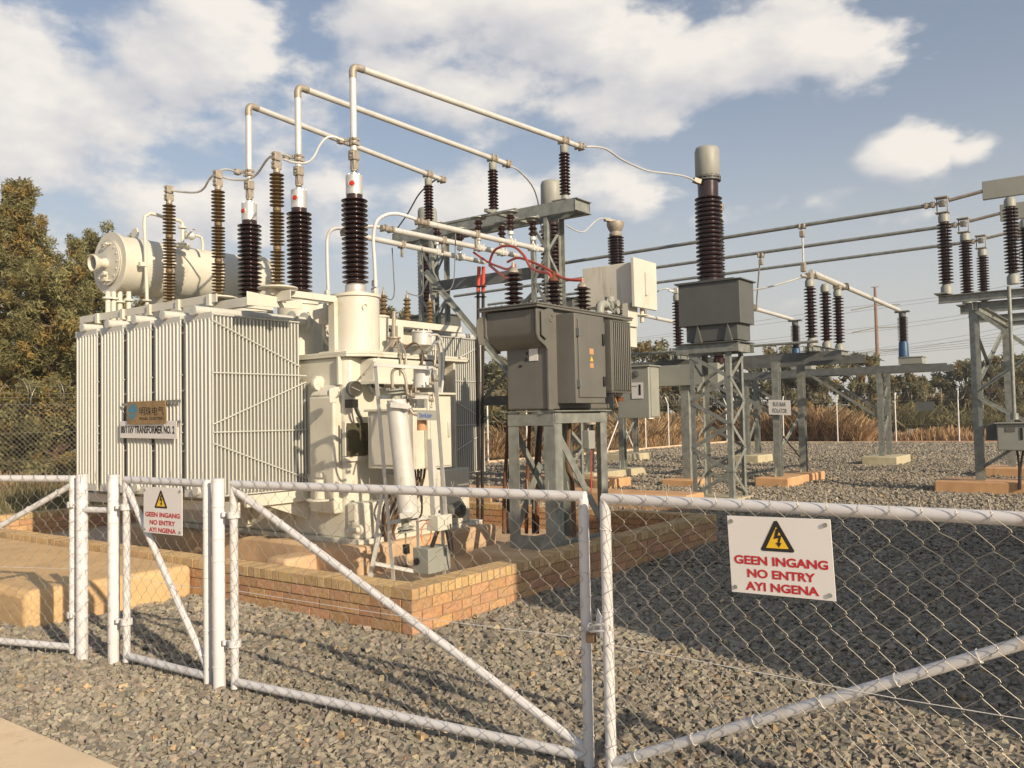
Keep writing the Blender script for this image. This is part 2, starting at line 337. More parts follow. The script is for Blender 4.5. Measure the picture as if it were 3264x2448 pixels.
ICO = None
def mesh_np(name, vs, fs, cols, m, kind=None):
    me = bpy.data.meshes.new(name); k = fs.shape[1]
    me.vertices.add(len(vs)); me.vertices.foreach_set('co', vs.astype(np.float32).ravel())
    me.loops.add(fs.size); me.loops.foreach_set('vertex_index', fs.astype(np.int32).ravel())
    me.polygons.add(len(fs)); me.polygons.foreach_set('loop_start', np.arange(0, fs.size, k, dtype=np.int32)); me.update(calc_edges=True); me.polygons.foreach_set('use_smooth', np.zeros(len(fs), dtype=bool))
    a = me.attributes.new('tint', 'FLOAT_COLOR', 'FACE'); c = np.ones((len(fs), 4), np.float32); c[:, :3] = cols; a.data.foreach_set('color', c.ravel())
    me.materials.append(MC[m]); o = bpy.data.objects.new(name, me); COL.objects.link(o)
    if kind: o['kind'] = kind
    return o
def ico():
    t = (1 + 5 ** .5) / 2
    v = np.array([(-1, t, 0), (1, t, 0), (-1, -t, 0), (1, -t, 0), (0, -1, t), (0, 1, t), (0, -1, -t), (0, 1, -t), (t, 0, -1), (t, 0, 1), (-t, 0, -1), (-t, 0, 1)]) / math.sqrt(1 + t * t)
    f = np.array([(0, 11, 5), (0, 5, 1), (0, 1, 7), (0, 7, 10), (0, 10, 11), (1, 5, 9), (5, 11, 4), (11, 10, 2), (10, 7, 6), (7, 1, 8), (3, 9, 4), (3, 4, 2), (3, 2, 6), (3, 6, 8), (3, 8, 9), (4, 9, 5), (2, 4, 11), (6, 2, 10), (8, 6, 7), (9, 8, 1)])
    return v, f
OCT = (np.array([(1, 0, 0), (-1, 0, 0), (0, 1, 0), (0, -1, 0), (0, 0, 1), (0, 0, -1.)]), np.array([(0, 2, 4), (2, 1, 4), (1, 3, 4), (3, 0, 4), (2, 0, 5), (1, 2, 5), (3, 1, 5), (0, 3, 5)]))
def rotm(n):
    q = np.random.normal(size=(n, 4)); q /= np.linalg.norm(q, axis=1)[:, None]; w, x, y, z = q.T
    return np.stack([1 - 2 * (y * y + z * z), 2 * (x * y - z * w), 2 * (x * z + y * w), 2 * (x * y + z * w), 1 - 2 * (x * x + z * z), 2 * (y * z - x * w), 2 * (x * z - y * w), 2 * (y * z + x * w), 1 - 2 * (x * x + y * y)], 1).reshape(n, 3, 3)
def blobs(cen, rad, base, jit, flat):
    """one irregular stone per centre, flattened towards the ground"""
    n = len(cen); bv, bf = base; k = len(bv)
    v = (bv[None] + np.random.uniform(-jit, jit, (n, k, 3)) * .8) * rad[:, None, None]
    v = v * np.random.uniform(.55, 1.25, (n, 1, 3))
    v = np.einsum('nij,nkj->nki', rotm(n), v); v[:, :, 2] *= flat; v += cen[:, None, :]
    f = (bf[None] + (np.arange(n) * k)[:, None, None]).reshape(-1, 3); return v.reshape(-1, 3), f
def keep(x, y):
    m = ~((x > BX0 - .01) & (x < BX1 + .01) & (y > BY0 - .01) & (y < BY1))
    m &= ~((x > 3.22) & (x < 4.8) & (y > 7.23)); m &= x > 2.14; m &= (y < 19.1) & (x < 45.9) & ~((y > 14) & (x < 5.5))
    m &= ~((y < -2.9) & (x > 3.7) & (x < 10.8)); return m
def scatter(d0, d1, sp, r0_, r1_, base, jit, seed):
    np.random.seed(seed)
    gx, gy = np.meshgrid(np.arange(-1, d1 + 3, sp), np.arange(-4 - d1 * .2, d1 + 3, sp)); x = gx.ravel(); y = gy.ravel()
    x = x + np.random.uniform(-.5, .5, x.size) * sp; y = y + np.random.uniform(-.5, .5, y.size) * sp
    D = x * f0.x + y * f0.y; Lt = x * r0.x + y * r0.y; m = (D > d0) & (D < d1) & (np.abs(Lt) < .74 * D + .9) & keep(x, y); x = x[m]; y = y[m]
    r = np.random.uniform(r0_, r1_, x.size); z = np.random.uniform(-.35, .8, x.size) * r + .012 * np.sin(x * 2.1 + 1) * np.sin(y * 1.7)
    v, f = blobs(np.stack([x, y, z], 1), r, base, jit, .75)
    c = np.random.uniform(.70, 1.24, x.size)[:, None] * np.array([[1, 1, 1.]]) * (1 + np.random.normal(0, .022, (x.size, 3)))
    u = np.random.uniform(size=x.size); c *= (1 + .10 * np.sin(x * 1.3 + 2 * np.sin(y * .9)) * np.cos(y * 1.1 + x * .4))[:, None]; c[u < .018] *= np.array([1.35, 1.08, .8]); c[(u > .03) & (u < .05)] *= np.array([1.5, 1.4, 1.15]); c[u > .9] *= np.array([.82, .88, .95])
    return v, f, np.repeat(c, len(base[1]), 0)
CUB = (np.array([(x, y, z) for x in (-1, 1) for y in (-1, 1) for z in (-1, 1)]) * .74, np.array([(0, 1, 3), (0, 3, 2), (4, 6, 7), (4, 7, 5), (0, 4, 5), (0, 5, 1), (2, 3, 7), (2, 7, 6), (0, 2, 6), (0, 6, 4), (1, 5, 7), (1, 7, 3)]))
parts = [scatter(2.2, 5.8, .0245, .011, .0265, CUB, .40, 1), scatter(5.8, 9.0, .034, .017, .034, CUB, .40, 2), scatter(9.0, 14.5, .05, .024, .044, OCT, .35, 3), scatter(14.5, 27, .078, .026, .050, OCT, .35, 4), scatter(27, 47, .12, .036, .065, OCT, .35, 5)]
vs = []; fs = []; cs = []; o_ = 0
for v, f, c in parts: vs.append(v); fs.append(f + o_); cs.append(c); o_ += len(v)
tag(mesh_np('gravel', np.concatenate(vs), np.concatenate(fs), np.concatenate(cs), 'stone', 'stuff'), 'loose angular grey brown crushed stones covering the yard', 'gravel')

# ------------------------------------------------------------------ brick bund
def brickwall(mbs, p0, p1, nrm, th, courses=3, seed=0, both=True):
    """mbs = (bricks, coping, mortar); p0->p1 outer face line; nrm = outward normal; brick-on-edge coping on top"""
    random.seed(seed); p0 = V((*p0, 0)); p1 = V((*p1, 0)); d = (p1 - p0); Lg = d.length; d.normalize(); n = V((*nrm, 0)); br, cp, mo = mbs
    H = .085 * courses + .012; hh = .345
    p0m, p1m = p0 + d * .007, p1 - d * .007
    mo.hexa([p0m - n * .010 + V((0, 0, -.1)), p1m - n * .010 + V((0, 0, -.1)), p1m - n * (th - .010) + V((0, 0, -.1)), p0m - n * (th - .010) + V((0, 0, -.1)), p0m - n * .010 + V((0, 0, hh - .012)), p1m - n * .010 + V((0, 0, hh - .012)), p1m - n * (th - .010) + V((0, 0, hh - .012)), p0m - n * (th - .010) + V((0, 0, hh - .012))])
    def bk(mb, s0, s1, z0, z1, a, b, t):
        j = random.uniform(-.0015, .0015); q = lambda s, k, z: p0 + d * s - n * k + V((0, 0, z))
        mb.hexa([q(s0, a + j, z0), q(s1, a + j, z0), q(s1, b, z0), q(s0, b, z0), q(s0, a + j, z1), q(s1, a + j, z1), q(s1, b, z1), q(s0, b, z1)], t)
    for c in range(-1, courses):
        s = -(.116 if c % 2 else 0)
        z0 = c * .085 + .012
        while s < Lg:
            a, b = max(s, 0.0), min(s + .222, Lg)
            if b - a > .03:
                for side in ((0, .1), (th - .1, th)) if both else ((0, .1),):
                    k = random.uniform(.82, 1.13); bk(br, a, b, z0, z0 + .073, side[0], side[1], (k, k * random.uniform(.9, 1.05), k * random.uniform(.85, 1.05)))
            s += .232
    s = 0.
    while s < Lg - .02:
        k = random.uniform(.8, 1.15); zt = hh + random.uniform(-.0015, .0015)
        bk(cp, s, min(s + .073, Lg), H, zt, -.002, th + .002, (k, k * random.uniform(.95, 1.03), k * random.uniform(.88, 1.03))); s += .083
wall = thing('brick_bund_wall', 'low face brick wall with yellow brick coping around the transformers', 'wall', (BX0, BY0, 0))
mbs = (MB(), MB(), MB()); th = .22
brickwall(mbs, (BX0, BY0 + th), (BX0, BY1), (-1, 0), th, seed=1)
brickwall(mbs, (BX0, BY0), (BX1, BY0), (0, -1), th, seed=2)
brickwall(mbs, (BX1, BY0 + th), (BX1, BY1 - th), (1, 0), th, seed=3)
brickwall(mbs, (BX0 + th, BY1), (BX1, BY1), (0, 1), th, seed=4)
mbs[0].build('brickwork', 'brick', wall, smooth=20); mbs[1].build('coping', 'coping', wall, smooth=20); mbs[2].build('mortar_core', 'mortar', wall)
def block(name, mtl, x0, x1, y0, y1, z0, z1, label, cat, bev=.04, group=None):
    m = MB(); m.box(x0, x1, y0, y1, z0, z1); o = solo(m, name, mtl, label, cat, group, bevel=bev); o.modifiers[0].segments = 4; return o
block('plaster_block', 'plaster', 3.22, 4.705, 7.24, 12.8, -.1, .30, 'large yellow plastered cable trench block beside the brick wall behind the small gate', 'block', .06)
block('plaster_block', 'plaster', 2.5, 3.0, 7.6, 8.3, -.1, .05, 'low orange concrete pad under the left edge of the far left gate leaf', 'pad', .03)
# plinths in the bund
m = MB(); m.box(6.15, 8.45, 6.55, 10.9, .0, .31); m.box(5.75, 6.2, 7.2, 7.55, 0, .20); m.box(8.4, 8.7, 6.9, 7.3, 0, .22)
solo(m, 'transformer_plinth', 'floor', 'stepped tan concrete plinth under the cream transformer tank', 'plinth', bevel=.04)
m = MB(); m.box(6.95, 8.55, 4.75, 5.75, 0, .26); solo(m, 'stand_plinth', 'floor', 'flat tan concrete plinth under the steel stand of the grey transformer', 'plinth', bevel=.05)

# control building standing behind and right of the camera: its shadow falls across the gravel
def building():
    t = thing('control_building', 'single storey face brick control building with flat roof outside the right edge', 'building', (7.2, -6, 0))
    m = MB(); m.box(3.83, 10.6, -9.5, -3.0, -.1, 4.05); m.build('wall', 'brick', t)
    m = MB(); m.box(3.75, 10.68, -9.6, -2.92, 4.05, 4.25); m.build('roof', 'roofmetal', t, .02)
    for x in (4.8, 8.6):
        w = MB(); w.box(x, x + 1.3, -2.995, -2.95, 1.6, 2.9); f = w.build('window', 'white', t, .01); w = MB(); w.box(x + .08, x + 1.22, -2.95, -2.94, 1.68, 2.82); w.build('pane', 'glass', f)
    w = MB(); w.box(6.8, 7.75, -2.995, -2.94, 0, 2.15); d = w.build('door', 'ctgrey', t, .01); w = MB(); w.box(6.88, 6.92, -2.94, -2.90, 1.0, 1.15); w.build('handle', 'alu', d)
building()

# ================================================================== SIGNS HELPERS
def fit(s, w, h, c, xd, yd, m, name, parent, bold=.0, lift=.003):
    ob = text(s, 1, (0, 0, 0), (1, 0, 0), (0, 1, 0), m, name, None, bold, 'LEFT', yal='BOTTOM_BASELINE', lift=0, ext=.0)
    me = ob.data; co_ = np.empty(len(me.vertices) * 3); me.vertices.foreach_get('co', co_); co_ = co_.reshape(-1, 3)
    mn, mx = co_.min(0), co_.max(0); u = (co_[:, 0] - (mn[0] + mx[0]) / 2) / (mx[0] - mn[0]) * w; v = (co_[:, 1] - (mn[1] + mx[1]) / 2) / (mx[1] - mn[1]) * h
    xd = V(xd).normalized(); yd = V(yd).normalized(); nn = xd.cross(yd).normalized(); o = org(parent) if parent else V((0, 0, 0)); c = V(c) + nn * lift - o
    p = np.array(c)[None] + u[:, None] * np.array(xd)[None] + v[:, None] * np.array(yd)[None]; me.vertices.foreach_set('co', p.ravel()); me.update(); ob.parent = parent
    return ob
def plate(TL, TR, BL, th, name, m, parent, bevel=.001):
    TL, TR, BL = V(TL), V(TR), V(BL); n = (TR - TL).cross(TL - BL).normalized(); BR = TR + BL - TL; mb = MB()
    mb.prism([TL, BL, BR, TR], -n * th); return mb.build(name, m, parent, bevel)
def flatpoly(pts, TL, X, Y, n, lift, name, m, parent, th=.0008):
    mb = MB(); mb.prism([V(TL) + X * u + Y * v + n * lift for u, v in pts], n * th); return mb.build(name, m, parent, flat=True)
def warning_sign(name, TL, TR, BL, label, tri, rows, group=None):
    TL, TR, BL = V(TL), V(TR), V(BL); X = TR - TL; Y = BL - TL; n = Y.cross(X).normalized(); n = -n if n.dot(EYE - TL) < 0 else n
    t = thing(name, label, 'sign', BL, group); mb = MB(); mb.prism([TL, BL, BL + X, TR], -n * .004); mb.build('sign_plate', 'signwhite', t, .0008)
    x0, x1, y0, y1 = tri; xm = (x0 + x1) / 2; e = (x1 - x0) * .045
    b = flatpoly([(xm - e, y0), (xm + e, y0), (x1, y1 - (y1 - y0) * .05), (x1 - e, y1), (x0 + e, y1), (x0, y1 - (y1 - y0) * .05)], TL, X, Y, n, .0006, 'hazard_triangle', 'black', t)
    k = .135; yy0 = y0 + (y1 - y0) * .20; yy1 = y1 - (y1 - y0) * .105; w2 = (x1 - x0) * .335
    flatpoly([(xm, yy0), (xm + w2, yy1), (xm - w2, yy1)], TL, X, Y, n, .0018, 'yellow_field', 'signyellow', b)
    cx, cy, s, q = xm, (y0 + y1) / 2 + (y1 - y0) * .06, (x1 - x0), (y1 - y0)
    B = [(.0, -.28), (.10, -.26), (.03, -.08), (.13, -.10), (.07, .14), (.12, .13), (.05, .27), (-.03, .14), (.02, .14), (.05, -.01), (-.07, .03)]
    flatpoly([(cx + u * 1.2 * s, cy + v * 1.1 * q) for u, v in B], TL, X, Y, n, .003, 'lightning_bolt', 'black', b)
    for s_, c_, w_, h_ in rows:
        fit(s_, w_ * X.length, h_ * Y.length, TL + X * .5 + Y * c_, X, -Y, 'signred', 'lettering', t, bold=.034, lift=.0012)
    mb = MB()
    for u in (.045, .955):
        for v in (.07, .93):
            mb.cyl(TL + X * u + Y * v, .008, .006, n, 10)
    mb.build('screw', 'galv', t, split=1); return t

# ================================================================== FOREGROUND FENCE AND GATES
HW, HV = .0535, .054
def chain(mb, A, B, z0, z1, off, seed=0, ends=True, lowends=True, r=.00112):
    random.seed(seed); A = V((*A, 0)); B = V((*B, 0)); d = B - A; Lg = d.length; d.normalize(); nrm = V(off)
    nc = int(Lg / HW); st = Lg / nc; nj = int((z1 - z0) / HV); hv = (z1 - z0) / nj
    jit = np.random.RandomState(seed).normal(0, .0022, (nc + 2, nj + 2, 2))
    for i in range(nc):
        pts = []
        for j in range(nj + 1):
            c = i + ((i + j) % 2); s = c * st + jit[c][j][0]; z = z1 - j * hv + jit[c][j][1]
            side = .0022 if (i + j) % 2 else -.0022
            p_ = A + d * s + V((0, 0, z)) + nrm * (1 + side * 10); q_ = d * (.004 if (i + j) % 2 else -.004); h_ = V((0, 0, .008))
            pts += [p_ - q_ * 0 + h_, p_ + q_, p_ - h_]
        if ends:
            c = i + (i % 2); p = pts[0]
            if i % 2 == 0 or True:
                pts = [p + V((random.uniform(-.004, .004), random.uniform(-.010, .010), .042 + random.uniform(-.014, .012)))] + pts
        if lowends: pts.append(pts[-1] + V((-.004, random.uniform(-.014, .014), -.040 + random.uniform(-.010, .010))))
        mb.tube(pts, r, 4, False)
def rings(mb, base, z0, z1, r, n, seed=0):
    random.seed(seed)
    for i in range(n):
        z = z0 + (z1 - z0) * (i + .5 + random.uniform(-.25, .25)) / n; p = [V(base) + V((math.cos(a) * r, math.sin(a) * r, z + .004 * math.sin(a * 1 + i))) for a in [k * math.pi / 6 for k in range(13)]]
        mb.tube(p, .0022, 4, False)
TR = .024
def leaf(name, A, B, label, brace, hinge=None, seed=1, latch=None):
    """swing gate leaf: tube frame with diagonal brace, wire mesh tied on the camera side"""
    t = thing(name, label, 'gate', (*A, 0)); A3, B3 = V((*A, 0)), V((*B, 0)); d = (B3 - A3).normalized(); n = V((-d.y, d.x, 0)); n = -n if n.dot(-A3) < 0 else n
    zt, zb = 1.24, .075; m = MB()
    for P, s in ((A3, 1), (B3, -1)):
        m.tube([P + V((0, 0, .035)), P + V((0, 0, zt - .02)), P + V((0, 0, zt)) + d * .006 * s], TR, 14)
    m.tube([A3 + V((0, 0, zt)) - d * .01, B3 + V((0, 0, zt)) + d * .01], TR, 14); m.tube([A3 + V((0, 0, zb)), B3 + V((0, 0, zb))], TR, 14)
    m.build('frame', 'white', t, smooth=50)
    m = MB(); a, b = brace; m.tube([a, b], TR * .88, 12); m.build('brace', 'white', t, smooth=50)
    m = MB(); chain(m, A3[:2], B3[:2], zb - .025, zt + .014, n * (TR + .004), seed); m.build('wire_mesh', 'wire', t)
    m = MB()
    for P, k in ((A3, 7), (B3, 7)): rings(m, P, .12, 1.15, TR + .002, k, seed)
    a, b = V(a), V(b)
    for i in range(9):
        c = a.lerp(b, (i + .5) / 9); dd = (b - a).normalized(); u, v = frame(dd); m.tube([c + (u * math.cos(q) + v * math.sin(q)) * (TR * .88 + .003) for q in [k * math.pi / 5 for k in range(11)]], .0022, 4, False)
    # a straight tie wire threaded through the mesh
    m.tube([A3 + n * .03 + V((0, 0, .62)), A3.lerp(B3, .5) + n * .032 + V((0, 0, .60)), B3 + n * .03 + V((0, 0, .61))], .0016, 4, False)
    m.build('tie_wire', 'wirewhite', t, split=1)
    return t
xp = 3.13
A, B = (3.155, 4.43), (3.345, 2.095)
gl = leaf('gate_leaf', A, B, 'wide white tube and wire mesh gate leaf whose brace slopes down to the padlock post', ((A[0], A[1], 1.21), (B[0], B[1], .10)), seed=3)
A2, B2 = (3.285, 1.945), (3.235, -.42)
gr = leaf('gate_leaf', A2, B2, 'white wire mesh gate leaf carrying the large no entry sign', ((A2[0], A2[1], .10), (B2[0], B2[1], 1.21)), seed=4)
A3_, B3_ = (3.11, 5.545), (3.13, 4.665)
gs = leaf('small_gate', A3_, B3_, 'narrow white wire mesh gate between two round posts with the small no entry sign', ((A3_[0], A3_[1], 1.20), (B3_[0], B3_[1], .12)), seed=5)
A4, B4 = (3.02, 6.085), (2.30, 8.35)
g4 = leaf('gate_leaf', A4, B4, 'white wire mesh gate leaf at the far left edge of the photo', ((A4[0], A4[1], 1.20), (B4[0], B4[1], .12)), seed=6)
for o, P, q in ((gl, A, 0), (gs, A3_, 1), (g4, A4, 2)):
    for z in (.30, 1.06):
        m = MB(); s = (.0, .11) if q == 0 else ((0, .12) if q == 1 else (0, -.08))
        m.tube([V((P[0], P[1], z)), V((P[0] - .005, P[1] + s[1], z))], .011, 8); m.lathe([(TR + .002, -.02), (TR + .014, -.02), (TR + .014, .02), (TR + .002, .02)], (P[0], P[1], z), n=16, caps=False)
        m.cyl((P[0] - .03, P[1] + s[1] * .55, z - .012), .011, .028, n=8)
        m.build('hinge', 'white', o)
# latch plate on the double gate
m = MB(); p = at(1905, 1990, x=3.33); m.prism([p + V((0, -.0, .07)), p + V((0, -.06, -.03)), p + V((0, -.05, -.06)), p + V((0, .02, -.05))], V((.006, 0, 0))); m.build('latch_plate', 'white', gl, .001)
pk = thing('padlock', 'brown weathered padlock hanging on the double gate latch', 'padlock', at(1885, 2025, x=3.29))
c = at(1884, 2028, x=3.29); m = MB(); m.box(c.x - .012, c.x + .012, c.y - .022, c.y + .022, c.z - .028, c.z + .022); m.build('body', 'browncable', pk, .004)
m = MB(); m.tube([c + V((0, .014, .02)), c + V((0, .014, .045)), c + V((0, 0, .058)), c + V((0, -.014, .045)), c + V((0, -.014, .02))], .004, 8, smooth=4); m.build('shackle', 'alu', pk)
m = MB(); a = at(1872, 2003, x=3.3); b_ = at(1943, 1992, x=3.27); m.tube([a, (a + b_) / 2 + V((-.02, 0, .012)), b_, b_ + V((0, 0, -.022)), (a + b_) / 2 + V((-.02, 0, -.016)), a + V((0, 0, -.015)), a], .005, 8, smooth=3); solo(m, 'latch_chain_link', 'wirewhite', 'bent white steel loop joining the two gate leaves above the padlock', 'latch')
def post(x, y, label):
    t = thing('fence_post', label, 'post', (x, y, 0), 'round white gate posts'); m = MB(); m.lathe([(.038, -.1), (.038, 1.262), (.036, 1.266)], (x, y, 0), n=24); m.build('pipe', 'white', t)
    m = MB(); m.lathe([(.0395, 1.255), (.0395, 1.268), (.03, 1.274)], (x, y, 0), n=24); m.build('cap', 'white', t); m = MB(); rings(m, (x, y, 0), .1, 1.2, .0395, 6, int(x * 100 + y * 10)); m.build('tie_wire', 'wirewhite', t, split=1)
post(3.135, 4.555, 'thick round white post between the narrow gate and the wide gate leaf')
post(3.100, 5.690, 'thick round white post left of the narrow gate')
post(3.035, 5.985, 'leftmost thick round white post carrying the far left gate leaf')
post(3.235, -.53, 'thick round white post beyond the right edge hinging the leaf with the large sign')
t = thing('wire_fence', 'short white wire mesh infill panel between the two left posts', 'fence', (3.07, 5.84, 0))
m = MB(); m.tube([(3.035, 5.96, 1.03), (3.1, 5.71, 1.03)], .02, 10); m.build('rail', 'white', t); m = MB(); chain(m, (3.095, 5.66), (3.0, 6.02), .05, 1.25, V((-.04, 0, 0)), 9); m.build('wire_mesh', 'wire', t)
# signs
xs = 3.225
TL, TR_, BL = at(2317, 1643, x=xs), at(2646, 1656, x=xs), at(2333, 1886, x=xs)
warning_sign('warning_sign', TL, TR_, BL, 'large white no entry sign with yellow lightning triangle on the right gate leaf', (.325, .65, .045, .435),
             [('GEEN INGANG', .567, .905, .115), ('NO ENTRY', .735, .655, .112), ('AYI NGENA', .90, .705, .112)])
xs = 3.075
TL, TR_, BL = at(457.5, 1551, x=xs), at(580, 1556, x=xs), at(457.5, 1696, x=xs)
warning_sign('warning_sign', TL, TR_, BL, 'small white no entry sign with yellow lightning triangle on the narrow gate', (.30, .63, .07, .45),
             [('GEEN INGANG', .595, .90, .105), ('NO ENTRY', .765, .665, .105), ('AYI NGENA', .925, .70, .105)])

# ================================================================== MAIN TRANSFORMER
TX = thing('power_transformer', 'large cream power transformer with banks of ribbed radiators and a cylindrical oil tank', 'transformer', (7.33, 8.7, 0))
def part(n, mb, m, p=None, bv=0, lab=None, **k):
    o = mb.build(n, m, p or TX, bv, **k)
    if lab: o['label'] = lab
    return o
# tank
m = MB(); m.prism([(6.42, 6.92, .36), (6.36, 6.98, .36), (6.36, 10.4, .36), (8.25, 10.4, .36), (8.25, 7.12, .36), (8.10, 6.92, .36)], (0, 0, 1.94)); tank = part('tank', m, 'cream', bv=.02)
m = MB(); m.prism([(6.30, 6.74, .31), (6.30, 10.6, .31), (8.36, 10.6, .31), (8.36, 6.70, .31), (6.4, 6.66, .31)], (0, 0, .05)); part('base_plate', m, 'cream', tank, .004)
m = MB(); m.box(6.9, 8.12, 6.70, 6.93, .36, 1.02); part('lower_pocket', m, 'cream', tank, .02)
m = MB(); m.prism([(6.34, 6.80, .36), (6.34, 6.93, .36), (6.90, 6.93, .36), (6.90, 6.70, .36), (6.44, 6.70, .36)], (0, 0, .38)); part('lower_pocket', m, 'cream', tank, .02)
m = MB()   # rounded corner column at the left of the end wall and ribs
m.hexa([(6.25, 7.02, .62), (6.38, 7.02, .62), (6.38, 7.42, .62), (6.25, 7.42, .62), (6.25, 7.02, 1.88), (6.38, 7.02, 1.88), (6.38, 7.42, 1.88), (6.25, 7.42, 1.88)]); m.hexa([(6.25, 7.02, 1.881), (6.38, 7.02, 1.881), (6.38, 7.42, 1.881), (6.25, 7.42, 1.881), (6.33, 7.06, 2.0), (6.38, 7.06, 2.0), (6.38, 7.38, 2.0), (6.33, 7.38, 2.0)]); cpk = part('corner_pocket', m, 'cream', tank, .03); cpk.modifiers[0].segments = 4
m = MB(); m.box(6.55, 7.5, 6.70, 6.93, 2.02, 2.28); part('upper_pocket', m, 'cream', tank, .02)
m = MB(); m.prism([(6.52, 6.66, 2.0), (7.22, 6.60, 2.0), (7.32, 6.93, 2.0), (6.52, 6.93, 2.0)], (0, 0, .035)); part('shelf', m, 'cream', tank, .004)
m = MB()
for y in (7.0, 7.8, 8.6, 9.4): m.box(6.31, 6.37, y, y + .03, 2.0 if y < 7.5 else .36, 2.3)
for x in (7.55, 7.95): m.box(x, x + .03, 6.78, 6.93, 1.0, 2.3)
part('stiffener', m, 'cream', tank, .003, split=1)
m = MB(); m.prism([(6.50, 6.74, 2.30), (6.33, 6.90, 2.30), (6.33, 10.5, 2.30), (8.36, 10.5, 2.30), (8.36, 6.90, 2.30), (8.2, 6.74, 2.30)], (0, 0, .028)); m.prism([(6.51, 6.75, 2.331), (6.34, 6.91, 2.331), (6.34, 10.49, 2.331), (8.35, 10.49, 2.331), (8.35, 6.91, 2.331), (8.19, 6.75, 2.331)], (0, 0, .028)); cover = part('cover', m, 'cream', bv=.003)
# high voltage turrets and bushings
def bushing(y, lens=True):
    x = 6.75; m = MB(); m.lathe([(.31, 2.36), (.31, 2.385), (.265, 2.386), (.265, 2.99), (.285, 2.991), (.285, 3.02), (.15, 3.025), (.15, 3.05), (0, 3.05)], (x, y, 0), n=40); m.bolts((x, y, 2.385), .29, 16)
    m.tube([V((x, y, 2.86)) + V((-.10, -.25, 0)) + V((math.cos(a) * .03, math.sin(a) * -.01, math.sin(a) * .035)) for a in [k * math.pi / 6 for k in range(13)]], .008, 6); part('turret', m, 'cream')
    m = MB(); m.lathe([(.115, 3.05), (.118, 3.06), (.118, 3.13), (.10, 3.15)], (x, y, 0), n=32); b = part('bushing', m, 'silver')
    m = MB(); m.lathe(sheds(.093, .150, .98, 18), (x, y, 3.15), n=36); m.lathe([(.093, 4.12), (.093, 4.17)], (x, y, 0)); part('porcelain_sheds', m, 'porcelain', b)
    m = MB(); m.lathe([(.082, 4.16), (.096, 4.17), (.096, 4.385), (.09, 4.39), (.04, 4.40), (.04, 4.42), (.018, 4.425), (.018, 4.52), (0, 4.52)], (x, y, 0), n=32); m.bolts((x, y, 4.39), .08, 8, .006, .01); part('cap', m, 'silver', b)
    m = MB(); d = V((-.86, -.51, 0)) if y < 7.5 else (V((-.93, -.37, 0)) if y < 8.5 else V((-.98, -.05, 0))); m.cyl(V((x, y, 4.28)) + d * .088, .042, .014, d, 20); part('lens_ring', m, 'silver', b); m = MB(); m.lathe([(.031, 0), (.025, .008), (0, .011)], V((x, y, 4.28)) + d * .1022, d, 18, False); part('oil_sight_glass', m, 'redlens', b)
for y in (7.19, 8.15, 9.11): bushing(y)
# low voltage bushings beside the turrets
for x, y in ((7.16, 7.3), (7.31, 8.3), (7.4, 9.2)):
    m = MB(); m.lathe([(.20, 2.36), (.20, 2.38), (.155, 2.381), (.155, 2.80), (.17, 2.81), (.17, 2.83), (0, 2.83)], (x, y, 0), n=28); m.tube([V((x - .09, y - .14, 2.72)) + V((math.cos(a) * .025, 0, math.sin(a) * .03)) for a in [k * math.pi / 6 for k in range(13)]], .007, 6); part('turret', m, 'cream')
    m = MB(); m.lathe(sheds(.045, .08, .22, 5), (x, y, 2.83), n=24); lb = part('bushing', m, 'porcelain')
    m = MB(); m.cyl((x, y, 3.05), .03, .05); m.box(x - .035, x + .035, y - .035, y + .035, 3.08, 3.17); m.box(x - .03, x + .03, y - .03, y + .03, 3.18, 3.26); part('terminal_clamp', m, 'alu', lb, .012)
for i, (x, s) in enumerate(((7.60, 1228), (8.02, 1297), (8.45, 1372))):
    m = MB(); m.lathe(sheds(.028, .052, .30, 6), (x, 7.6, 2.86), n=20); b = part('bushing', m, 'rubber_tan', lab='small tan neutral bushing'); m = MB(); m.cyl((x, 7.6, 3.16), .02, .04); m.cyl((x, 7.6, 3.2), .008, .06); part('terminal', m, 'cast', b)
m = MB(); m.channel((7.45, 7.52, 2.82), (9.0, 7.52, 2.82), .08, .16, .01, flip=-1); m.box(7.72, 7.82, 7.48, 7.56, 2.36, 2.78); m.bar((8.0, 7.8, 2.66), (9.05, 7.8, 2.66), .2, .16); part('bracket', m, 'cream')
